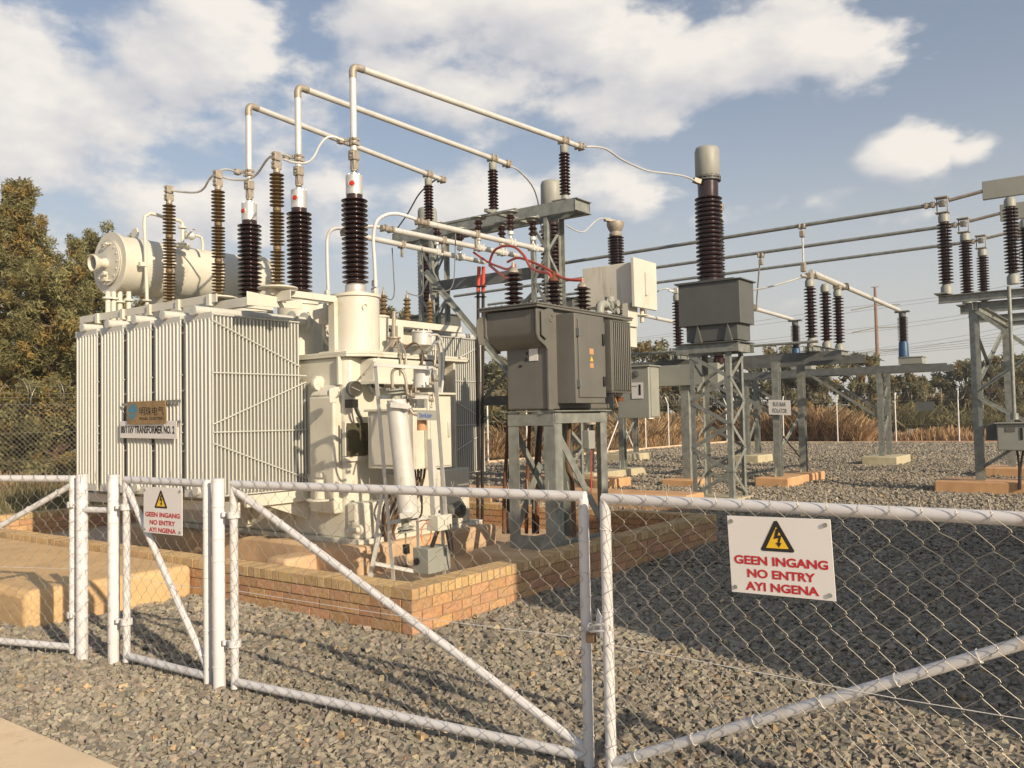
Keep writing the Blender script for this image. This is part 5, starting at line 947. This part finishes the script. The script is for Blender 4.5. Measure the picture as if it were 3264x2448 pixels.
# ================================================================== BUS BAR ISOLATORS AND VOLTAGE TRANSFORMERS (two near phases visible)
IS = thing('isolator', 'bus bar isolator of porcelain columns on galvanised steel columns behind its white sign', 'isolator', (20.2, 9, 0))
for y in (6.0, 9.2, 12.4):
    for x in (19.2, 20.3, 21.3): hv_col(IS, x, y, 3.24, 4.36, .135, .062, 15)
    m = MB(); m.channel((18.95, y - .1, 3.0), (21.6, y - .1, 3.0), .12, .06, .01); m.channel((18.95, y + .1, 3.0), (21.6, y + .1, 3.0), .12, .06, .01, flip=-1); m.build('phase_frame', 'galv', IS)
    m = MB(); m.tube([(19.2, y, 4.62), (20.2, y, 4.66), (21.3, y, 4.64)], .035, 10); m.box(19.1, 19.3, y - .06, y + .06, 4.55, 4.68); m.box(21.2, 21.4, y - .08, y + .08, 4.55, 4.66); m.bar((19.2, y, 4.6), (19.0, y + .12, 4.62), .05, .04); m.build('contact_arm', 'cast' if y < 7 else 'alu', IS, .004)
m = MB()
for x in (19.3, 21.2): m.channel((x, 5.4, 2.84), (x, 13.2, 2.84), .20, .08, .012)
m.build('beam', 'galvdark', IS, split=1)
m = MB()
for x, y in ((18.9, 6.72), (20.6, 6.72), (18.9, 11.6), (20.6, 11.6)): m.ibeam((x, y, .2), (x, y, 2.74), .16, .15, .012); m.prism([(x - .1, y + .02, .2), (x - .22, y + .02, .2), (x - .1, y + .02, .42)], (0, .01, 0)); m.prism([(x + .1, y + .02, .2), (x + .22, y + .02, .2), (x + .1, y + .02, .42)], (0, .01, 0))
m.build('column', 'galv', IS, split=3)
m = MB(); m.angle((18.9, 6.8, 1.5), (18.9, 8.6, 2.7), .07, .008); m.angle((18.9, 11.5, 1.5), (18.9, 9.6, 2.7), .07, .008); m.angle((18.9, 6.8, 1.3), (20.6, 6.8, .5), .05, .006); m.angle((18.9, 6.8, .6), (20.6, 6.8, 1.5), .05, .006); m.angle((20.6, 6.8, 1.5), (20.6, 8.6, 2.7), .07, .008); m.build('brace', 'galv', IS, split=1)
m = MB(); m.tube([(18.95, 13.0, 3.12), (19.0, 5.8, 3.14)], .03, 8); m.tube([(19.1, 8.0, 3.3), (19.6, 9.6, 3.1)], .03, 8); m.build('drive_rod', 'galv', IS, split=1)
TL, TR_, BL = at(2449, 1274, x=18.75), at(2519, 1276, x=18.75), at(2451, 1321, x=18.75); sg = thing('name_sign', 'small white sign reading BUS BAR ISOLATOR on a steel column', 'sign', BL); plate(TL, TR_, BL, .006, 'sign_plate', 'signwhite', sg); X = TR_ - TL; Yv = BL - TL
fit('BUS BAR', X.length * .58, Yv.length * .29, TL + X * .50 + Yv * .29, X, -Yv, 'black', 'lettering', sg, bold=.0, lift=.004); fit('ISOLATOR', X.length * .66, Yv.length * .29, TL + X * .50 + Yv * .72, X, -Yv, 'black', 'lettering', sg, bold=.0, lift=.004)
block('footing', 'footing', 18.42, 21.0, 6.35, 7.1, -.1, .20, 'orange concrete footing under the near columns of the bus bar isolator', 'footing', .03)
block('footing', 'concrete', 18.42, 21.2, 11.2, 12.1, -.1, .20, 'pale concrete footing under the far columns of the bus bar isolator', 'footing', .03)
for i, y in enumerate((6.0, 9.2, 12.4)):
    w = ('nearest', 'middle', 'farthest')[i]
    t = thing('busbar_tube', f'{w} of the three sloping aluminium tubes between isolator and blue based transformer', 'busbar', (19.3, y, 4.7), 'tubes to the voltage transformers'); m = MB(); m.tube([(19.3, y, 4.72), (27.5, y, 4.60)], .06, 12); m.build('pipe', 'alu', t, smooth=50); m = clampm((21.9, y, 4.68), (1, 0, 0), .06, .2); m.build('clamp', 'cast', t)
    v = thing('voltage_transformer', f'{w} slim dark insulator with blue base on the far steel beam', 'voltage transformer', (27.5, y - .1, 2.98), 'blue based voltage transformers'); xx, yy = 27.5, y - .1
    m = MB(); m.lathe([(.13, 3.18), (.145, 3.2), (.13, 3.62), (.11, 3.66)], (xx, yy, 0), n=24); m.build('base', 'bluebase', v); m = MB(); m.lathe(sheds(.085, .15, .72, 17), (xx, yy, 3.66), n=24); m.build('porcelain_sheds', 'porcelain', v); m = MB(); m.lathe([(.08, 4.38), (.10, 4.4), (.10, 4.5), (.06, 4.53)], (xx, yy, 0), n=20); m.box(xx - .1, xx + .1, yy - .2, yy + .2, 4.52, 4.56); m.build('cap', 'ctgrey', v); m = MB(); m.box(xx - .25, xx + .2, yy - .55, yy + .1, 2.96, 3.15); m.box(xx - .27, xx + .22, yy - .58, yy + .12, 3.15, 3.18); m.build('terminal_box', 'headgrey', v, .01)
    xa = (18.8, 21.2, 23.6)[i]; za = 5.70 - .12 * (y - 3.5) / 14
    pts = [(xa, y, za), (xa + .02, y, za - .5), (xa, y, 4.70)]
    if i == 1: pts = [at(2425, 812, x=21.2), at(2418, 880, x=22), at(2410, 988, x=24.1)]
    dq = thing('dropper', f'{w} dropper rod joining an overhead busbar to a sloping tube', 'cable', pts[0], 'vertical droppers'); m = MB(); m.tube(pts, .02, 8, smooth=4); m.build('rod', 'alu', dq)
    m = clampm(V(pts[0]) - V((0, 0, .02)), (0, 1, 0), .045, .16); m.box(pts[0][0] - .05, pts[0][0] + .05, pts[0][1] - .05, pts[0][1] + .05, pts[0][2] - .26, pts[0][2] - .12); m.build('clamp', 'cast', dq, .01); m = MB(); p_ = V(pts[2]); m.box(p_.x - .05, p_.x + .05, p_.y - .05, p_.y + .05, p_.z - .04, p_.z + .16); m.build('clamp', 'cast', dq, .01)
VS = thing('steel_platform', 'long grey steel beam on paired columns carrying the blue based insulators', 'platform', (27.5, 9, 0))
m = MB()
for x in (27.2, 28.2): m.channel((x, 4.7, 2.84), (x, 19.0, 2.84), .20, .09, .012)
m.build('beam', 'galvdark', VS, split=1)
m = MB()
for y in (6.55, 10.7, 15.3):
    for x in (27.25, 28.15): m.ibeam((x, y, .25), (x, y, 2.74), .16, .15, .014)
m.build('column', 'galv', VS, split=1); m = MB()
for y in (6.55, 10.7, 15.3): m.angle((27.2, y + .1, 1.4), (27.2, y + 2.0, 2.7), .08, .009); m.angle((28.2, y + .1, 1.5), (28.2, y + 2.0, 2.7), .08, .009); m.angle((27.25, y, .6), (28.15, y, 1.5), .05, .008); m.angle((27.25, y, 1.5), (28.15, y, 2.4), .05, .008)
m.build('brace', 'galv', VS, split=1)
for y, w in ((6.55, 'near'), (10.7, 'middle'), (15.3, 'far')): block('footing', 'concrete', 26.85, 28.6, y - .5, y + .5, -.1, .26, f'pale concrete footing under the {w} column pair of the long steel beam', 'footing', .03)
# small distribution cubicle and valves seen through the legs
t = thing('meter_box', 'small grey box on a post seen below the grey transformer', 'box', at(1878, 1530, d=14.5)); a, b = at(1866, 1372, d=14.5), at(1899, 1430, d=14.5); m = MB(); m.box(a.x - .1, a.x + .1, b.y, a.y, b.z, a.z); m.build('body', 'headgrey', t, .01); m = MB(); m.tube([a + V((0, -.05, 0)), a + V((0, -.05, .25))], .02, 8); m.cyl(a + V((0, -.1, .1)), .12, .06); m.build('valve', 'cast', t); m = MB(); m.tube([b + V((0, .08, 0)), (b.x, b.y + .12, .1)], .012, 6); m.build('cable', 'redcable', t)

# ================================================================== BOUNDARY FENCE
def bfence(name, label, p0, p1, npost, stays, mesh_to=None, coil=True):
    P0, P1 = V((*p0, 0)), V((*p1, 0)); d = (P1 - P0); Lg = d.length; d.normalize(); n = V((-d.y, d.x, 0)); n = n if n.dot(P0 + d * Lg / 2) > 0 else -n
    t = thing(name, label, 'fence', P0)
    for i in range(npost + 1):
        p = P0 + d * Lg * i / npost; m = MB(); m.tube([p, p + V((0, 0, 2.15)), p + V((0, 0, 2.2)) + n * .02, p + V((0, 0, 2.5)) + n * .14], .03, 8)
        if i in stays: m.tube([p + V((0, 0, 1.6)), p + d * 1.3], .028, 8); m.tube([p + V((0, 0, 1.6)), p - d * 1.3], .028, 8)
        m.build('fence_post', 'farwhite', t)
    m = MB()
    for z in (.25, .9, 1.5, 2.1, 2.25, 2.35, 2.5): m.tube([P0 + V((0, 0, z)) + n * max(0, (z - 2.15) * .4), P1 + V((0, 0, z)) + n * max(0, (z - 2.15) * .4)], .004, 4)
    m.build('strand_wire', 'wire', t, split=1)
    if coil:
        m = MB(); pts = []; k = int(Lg / .34) * 14
        for i in range(k): a = i / 14 * 2 * math.pi; s = Lg * i / k; pts.append(P0 + d * (s + .14 * math.sin(a * .5)) + n * (.12 + .30 * math.cos(a)) + V((0, 0, 2.38 + .30 * math.sin(a))))
        m.tube(pts, .006, 3, False); m.build('razor_wire', 'wire', t)
    return t
FX0, FY = -2.0, 19.28
fl_ = bfence('boundary_fence', 'tall boundary fence with razor wire coil running behind the yard from the left trees', (FX0, FY), (46.07, FY), 20, (8, 15))
bfence('boundary_fence', 'tall white post boundary fence with razor wire closing the far right end of the yard', (46.07, 18.9), (46.07, -18), 13, ())
m = MB()
for i in range(150):
    for s in (1, -1):
        x = FX0 + i * .11; x1 = x + s * 2.1
        if x1 < FX0 or x1 > FX0 + 17: 
            xx = min(max(x1, FX0), FX0 + 17); z1_ = abs(xx - x)
            m.tube([(x, FY, 0.05), (xx, FY, .05 + z1_)], .0032, 3, False)
        else: m.tube([(x, FY, .05), (x1, FY, 2.15)], .0032, 3, False)
m.build('wire_mesh', 'wire', fl_)
m = MB(); m.box(33.2, 33.9, 19.22, 19.25, 1.35, 1.8)
for q_, w in (((2840 + 120, 1300), 0),):
    a = at(2954, 1296, x=46.02); m = MB(); m.box(46.0, 46.02, a.y - .35, a.y + .5, a.z - .2, a.z + .25); solo(m, 'fence_sign', 'ctgrey', 'small blue grey sign board on the far fence', 'sign')
a = at(2076, 1323, y=19.2); m = MB(); m.box(a.x - .22, a.x + .22, 19.2, 19.22, a.z - .18, a.z + .18); solo(m, 'fence_sign', 'signwhite', 'small blank white plate on the far fence under the breaker box', 'sign')
# second low electric fence beyond
for i, px in enumerate((2615, 2742, 2872, 3003, 3135)):
    b = at(px, 1330, d=56); t = thing('electric_fence_post', f'thin grey outer fence post number {i + 1} from the left beyond the far fence'.replace('number 1', 'first').replace('number 2', 'second').replace('number 3', 'third').replace('number 4', 'fourth').replace('number 5', 'fifth'), 'post', (b.x, b.y, 0), 'outer electric fence posts'); m = MB(); m.tube([(b.x, b.y, 0), (b.x, b.y, 3.0)], .035, 6); m.build('pole', 'wire', t)
    if i in (1, 4): m = MB(); m.box(b.x - .1, b.x + .1, b.y + .05, b.y + .3, 2.75, 2.95); m.build('warning_plate', 'yellowpl', t)
# debris
t = mesh_np('rubble_heap', *blobs(np.array([[at(2885 + q_, 1378 - r_, d=49).x, at(2885 + q_, 1378 - r_, d=49).y, .2 + .1 * r_ / 5] for q_, r_ in [(0, 0), (12, 4), (25, 9), (35, 3), (5, 8), (45, 0), (-25, 0), (-14, 3), (18, 14)]]), np.array([.3, .35, .3, .25, .2, .3, .2, .2, .2]), ico(), .3, .6), 1.0, 'signwhite'); tag(t, 'small heap of white rubble beyond the far fence', 'rubble')

# ================================================================== UTILITY POLE
def upole(px, base, top, d, label, n=3):
    b = at(px, base, d=d); h = at(px, top, d=d).z; t = thing('utility_pole', label, 'pole', (b.x, b.y, 0)); m = MB(); m.tube([(b.x, b.y, -.2), (b.x, b.y, h)], [.26, .14], 10); m.build('pole', 'polewood', t)
    m = MB(); u = V((r0.x, r0.y, .06))
    for k in range(n): z = h - 2.1 - k * 2.4; m.bar(V((b.x, b.y, z)) - u * 2.6 + V((0, 0, -.2)), V((b.x, b.y, z + .1)), .13, .13); m.bar(V((b.x, b.y, z + .1)), V((b.x, b.y, z)) + u * 2.6, .13, .13)
    m.tube([V((b.x, b.y, h)) - u * .4, V((b.x, b.y, h)) + u * .4], .04, 6); m.build('crossarm', 'galvdark', t, split=2); return b, h
b1, h1 = upole(2804, 1330, 912, 92, 'tall reddish utility pole with three crossarms against the sky')
PL = thing('power_lines', 'thin power lines hanging across the sky beside the utility pole', 'power lines', (b1.x, b1.y, h1 - 2))
for k in range(3):
    for s in (-1, 1):
        z = h1 - 2.1 - k * 2.4; m = MB(); c = V((b1.x, b1.y, z)) + V((r0.x, r0.y, 0)) * 2.5 * s; e = at(3600, 830 + k * 60, d=70 + 6 * s); f = at(1500, 1110 + k * 30, d=170)
        m.tube([e, (e + c) / 2 - V((0, 0, .5)), c], .012, 4, smooth=5); m.tube([c, (c + f) / 2 - V((0, 0, 1.2)), f], .014, 4, smooth=5); m.build('conductor', 'galvdark', PL)
for k in range(4): m = MB(); m.tube([at(3500, 1040 + k * 12, d=110), at(3000, 1095 + k * 7, d=120), at(2550, 1145 + k * 4, d=135)], .022, 4, smooth=4); m.build('conductor', 'galvdark', PL)

# ================================================================== VEGETATION
def leaves(cen, n, spread, size, seed, elong=1.0, up=0.):
    """n leaf sprays scattered round each clump centre; returns verts, faces, tint"""
    rs = np.random.RandomState(seed); K = len(cen); c = np.repeat(cen, n, 0); N_ = len(c)
    off = rs.normal(size=(N_, 3)); off /= np.linalg.norm(off, axis=1)[:, None]; off *= rs.uniform(.15, 1, (N_, 1)) ** .6
    p = c + off * spread * np.repeat(rs.uniform(.6, 1.3, (K, 1)), n, 0)
    a = rs.normal(size=(N_, 3)); a[:, 2] += up; a /= np.linalg.norm(a, axis=1)[:, None]; b = np.cross(a, rs.normal(size=(N_, 3))); b /= np.linalg.norm(b, axis=1)[:, None]
    s = size * rs.uniform(.5, 1.3, (N_, 1)); v = np.stack([p - b * s * .35, p + a * s * elong, p + b * s * .35, p - a * s * .5 * elong], 1).reshape(-1, 3)
    f = (np.arange(N_) * 4)[:, None] + np.arange(4)[None]; k = np.repeat(rs.uniform(.7, 1.25, (K, 1)), n, 0) * rs.uniform(.7, 1.3, (N_, 1)); t = k * np.array([[1, 1, 1.]]); warm = np.repeat(rs.uniform(size=(K, 1)) < .18, n, 0); t = np.where(warm, t * np.array([[1.35, 1.05, .8]]), t)
    return v, f, t
def tree(name, label, x, y, h, R, seed, lm='leaf_bush', nclump=60, nleaf=120, size=.12, trunk=True, zlo=.15, spread=None, cone=0., cat='tree', group=None, elong=1.):
    rs = np.random.RandomState(seed); t = thing(name, label, cat, (x, y, 0), group); base = V((x, y, 0)); lim = MB(); cen = []
    nl = max(4, nclump // 7)
    lim.tube([base, base + V((rs.normal() * .1, rs.normal() * .1, h * .35)), base + V((rs.normal() * .2, rs.normal() * .2, h * .62)), base + V((0, 0, h * .93))], [h * .028, h * .022, h * .013, h * .004], 8)
    for i in range(nclump):
        u = rs.uniform(zlo, 1); ang = rs.uniform(0, 6.28); rr = R * math.sqrt(max(.03, 1 - ((u - .42) / .62) ** 2)) * (1 - cone * max(0, u - .35)) * rs.uniform(.35, 1.08)
        c = np.array([x + math.cos(ang) * rr, y + math.sin(ang) * rr, h * u * .97]); cen.append(c)
        if i % 3 == 0:
            s = V((x, y, h * u * rs.uniform(.45, .8))); lim.tube([s, (s + V(c)) / 2 + V((0, 0, h * .02)), V(c)], [h * .010, h * .006, h * .002], 5)
    if trunk: lim.build('trunk', 'bark', t)
    v, f, c = leaves(np.array(cen), nleaf, spread or R * .24, size, seed + 5, elong)
    o = mesh_np('crown', v - np.array([[x, y, 0]]), f, c, lm); o.parent = t; return t
def feather_tree(name, label, x, y, h, R, seed, nb=80, lm='leaf_olive', pointed=.5, u0=.06, group=None, nleaf=85, size=.050):
    """trunk with rising limbs; small leaf sprays are strung along every limb so the outline stays feathery"""
    rs = np.random.RandomState(seed); t = thing(name, label, 'tree', (x, y, 0), group); lim = MB(); cen = []; spr = []
    lim.tube([(x, y, -.1), (x + .1, y, h * .3), (x - .05, y + .05, h * .65), (x, y, h * .97)], [h * .026, h * .02, h * .011, h * .003], 8)
    for i in range(nb):
        u = u0 + (1 - u0) * ((i + rs.uniform()) / nb); ang = i * 2.399 + rs.normal() * .3
        prof = (1 - u) ** pointed * min(1, .55 + u * 1.6); ln = R * prof * rs.uniform(.65, 1.2) + .25; up = .15 + .75 * u + rs.normal() * .12
        s = V((x, y, h * u * .93)); d = V((math.cos(ang), math.sin(ang), up)).normalized(); k = max(3, int(ln / .30)); pts = [s]
        for q in range(1, k + 1):
            f_ = q / k; p = s + d * ln * f_ + V((rs.normal() * .07, rs.normal() * .07, -.10 * f_ * f_ * ln * (1 - u) + rs.normal() * .06)); pts.append(p)
            if f_ > .25:
                cen.append(p); spr.append(1.1 - .55 * f_)
                if rs.uniform() < .75: sd = V((-d.y, d.x, rs.uniform(-.1, .4))) * rs.choice([-1, 1]) * rs.uniform(.2, .55) * (1.2 - f_); cen.append(p + sd); spr.append(.7)
        lim.tube(pts, [h * .0075 * (1 - .8 * q / len(pts)) for q in range(len(pts))], 5, False)
    lim.build('trunk', 'bark', t); v, f, c = leaves(np.array(cen), nleaf, .20, size, seed + 5, 1.8)
    o = mesh_np('crown', v - np.array([[x, y, 0]]), f, c, lm); o.parent = t; return t
tl = [('big feathery olive green tree partly cut off by the left edge', -230, 6.2, 3.2, 24, .6, 90), ('rounder olive tree between the left edge and the oil tank', 300, 7.6, 3.2, 26, .45, 90), ('tall pointed olive tree at the left edge with bare spiky top', 60, 8.5, 2.8, 22.5, 1.1, 120), ('small olive tree partly hidden behind the oil tank', 620, 5.4, 2.4, 30, .5, 50), ('dense olive tree in front of the pointed tree at the left edge', 170, 5.6, 2.6, 21.5, .4, 80)]
for i, (lb, px, h, R, d, cn, nb) in enumerate(tl):
    p = at(px, 1480, d=d); feather_tree('tree', lb, p.x, p.y, h, R, 20 + i, nb, pointed=cn, group='trees behind the left fence')
bl = [(-60, 1420, 3.4, 1.8, 21.5, 'low leafy shrub at the foot of the left trees'), (140, 1440, 2.9, 1.7, 21.5, 'low leafy shrub in front of the left tree trunks')]
for i, (px, py, h, R, d, lb) in enumerate(bl):
    p = at(px, py, d=d); tree('shrub', lb, p.x, p.y, h, R, 60 + i, 'leaf_olive', 60, 300, .07, zlo=.02, cat='shrub')
# bushes far behind: (photo x, top y, distance, radius, label)
fb = [(1590, 1150, 44, 4.2, 'pale thorn bush seen between radiator and grey transformer'), (1500, 1230, 50, 4.0, 'low thorn bush behind the right radiator bank'), (1700, 1205, 55, 4.5, 'thorn bush behind the grey transformer stand'), (1850, 1180, 60, 5, 'thorn bush behind the white cream oil box'),
      (2080, 1085, 58, 4.6, 'brownish thorn bush right of the cream oil box'), (2170, 1110, 56, 3.8, 'low brownish thorn bush behind the near breaker pole'), (2300, 1150, 60, 4, 'thorn bush behind the instrument transformer stand'), (2480, 1105, 56, 4.8, 'green thorn bush behind the bus bar isolator beam'), (2580, 1140, 54, 3.6, 'green thorn bush above the bus bar isolator sign'),
      (2740, 1130, 55, 3.4, 'pointed thorn bush left of the utility pole'), (2860, 1190, 56, 3.2, 'low pale thorn bush right of the utility pole'), (2960, 1205, 60, 3.4, 'low thorn bush behind the far fence sign'), (3080, 1150, 60, 4.4, 'dark rounded bush left of the right hand isolator frame'), (3190, 1135, 58, 4.6, 'dark rounded bush behind the right hand isolator frame'), (3290, 1140, 60, 5, 'dark bush at the right edge'),
      (1240, 985, 33, 2.6, 'sparse thorn bush top showing above the transformer cover'), (1120, 1000, 33, 2.4, 'sparse thorn bush top between the dark bushings'), (960, 1010, 34, 2.4, 'sparse bush top above the left radiator bank'), (1590, 1290, 40, 3.2, 'mid green bush low behind the right radiator bank')]
for i, (px, top, d, R, lb) in enumerate(fb):
    a = at(px, top, d=d); R *= .56; tree('thorn_bush', lb, a.x, a.y, a.z, R, 100 + i, 'leaf_bush', 75 if d > 36 else 45, 75, .17 if d > 36 else .10, zlo=.30, spread=R * .17, elong=1.5, cat='bush', group='bushes beyond the fence')
# distant tree line to the horizon
rs = np.random.RandomState(5); cen = []
for i in range(520):
    a_ = rs.uniform(-.2, 1.75); dd = rs.uniform(80, 190); cen.append([math.cos(a_) * dd, math.sin(a_) * dd, rs.uniform(.2, 1.1 + dd * .004) + .9 * max(0, math.sin(a_ * 23) * math.sin(a_ * 9))])
v, f, c = leaves(np.array(cen), 60, 2.4, .75, 9); o = mesh_np('distant_woodland', v, f, c, 'leaf_bush', 'stuff'); tag(o, 'far line of low thorn trees along the horizon', 'woodland')
# dry grass
def grass(name, n, reg, h0, h1, w, m, label, seed, lean=.25):
    rs = np.random.RandomState(seed); x, y = reg(rs, n); h = rs.uniform(h0, h1, n) * (.7 + .5 * np.sin(x * .8 + 1.3) * np.sin(y * .6 + x * .23)); h = np.maximum(h, h0 * .6); a = rs.uniform(0, 3.14, n); dx, dy = np.cos(a) * w, np.sin(a) * w; lx, ly = rs.normal(0, lean, (2, n)) * h
    v = np.stack([np.stack([x - dx, y - dy, 0 * x - .03], 1), np.stack([x + dx, y + dy, 0 * x - .03], 1), np.stack([x + lx + dx * .5, y + ly + dy * .5, h], 1), np.stack([x + lx - dx * .5, y + ly - dy * .5, h * .95], 1)], 1).reshape(-1, 3)
    f = (np.arange(n) * 4)[:, None] + np.arange(4)[None]; c = rs.uniform(.6, 1.35, (n, 1)) * np.array([[1, 1, 1.]]) * (1 + .25 * np.sin(x * .35) * np.cos(y * .31))[:, None]
    tag(mesh_np(name, v, f, c, m, 'stuff'), label, 'grass')
grass('dry_grass', 60000, lambda r, n: (r.uniform(14, 60, n), 20.3 + r.exponential(4.0, n)), .5, 1.6, .03, 'drygrass', 'tall dry brown grass beyond the boundary fence', 31, .45)
grass('dry_grass', 16000, lambda r, n: (50.5 + r.exponential(5, n), r.uniform(-8, 24, n)), .15, .7, .035, 'drygrass', 'short dry orange grass beyond the far right fence', 32)
grass('dry_grass', 26000, lambda r, n: (47.5 + r.exponential(4, n), r.uniform(12.5, 27, n)), .7, 1.8, .035, 'drygrass', 'tall tan grass bank behind the bus bar isolator', 36, .45)
grass('dry_grass', 34000, lambda r, n: (53 + r.exponential(5, n), r.uniform(-10, 14, n)), .5, 1.9, .04, 'greengrass', 'tall olive green scrub grass on the far right', 33, .5)
grass('green_grass', 45000, lambda r, n: (r.uniform(-3, 14, n), r.uniform(14.2, 26, n)), .08, .55, .012, 'greengrass', 'thin green grass under the left trees', 34)
grass('dry_grass', 30000, lambda r, n: (r.uniform(8, 46, n), 19.5 + r.exponential(1.2, n)), .1, .6, .02, 'drygrass', 'low dry grass along the kerb of the boundary fence', 35)
g = MB(); g.box(-14, 5.5, 14.0, 19.2, -.1, .012); struct(g, 'earth_strip', 'soil', 'earth strip under the left trees', flat=True)
hz = MB(); hz.box(-60, 330, -70, 330, -1.5, 34); ho = hz.build('haze', 'black', None, flat=True); ho['kind'] = 'stuff'; ho['label'] = 'thin warm haze over the yard'
hm = bpy.data.materials.new('haze'); hm.use_nodes = True; ht = hm.node_tree; ht.nodes.clear(); hv_ = ht.nodes.new('ShaderNodeVolumePrincipled'); hv_.inputs['Color'].default_value = (.93, .93, .93, 1); hv_.inputs['Density'].default_value = .0010; hv_.inputs['Anisotropy'].default_value = .2
h_o = ht.nodes.new('ShaderNodeOutputMaterial'); ht.links.new(hv_.outputs[0], h_o.inputs['Volume']); ho.data.materials.clear(); ho.data.materials.append(hm)
print('objects', len(bpy.data.objects), 'faces', sum(len(m.polygons) for m in bpy.data.meshes))
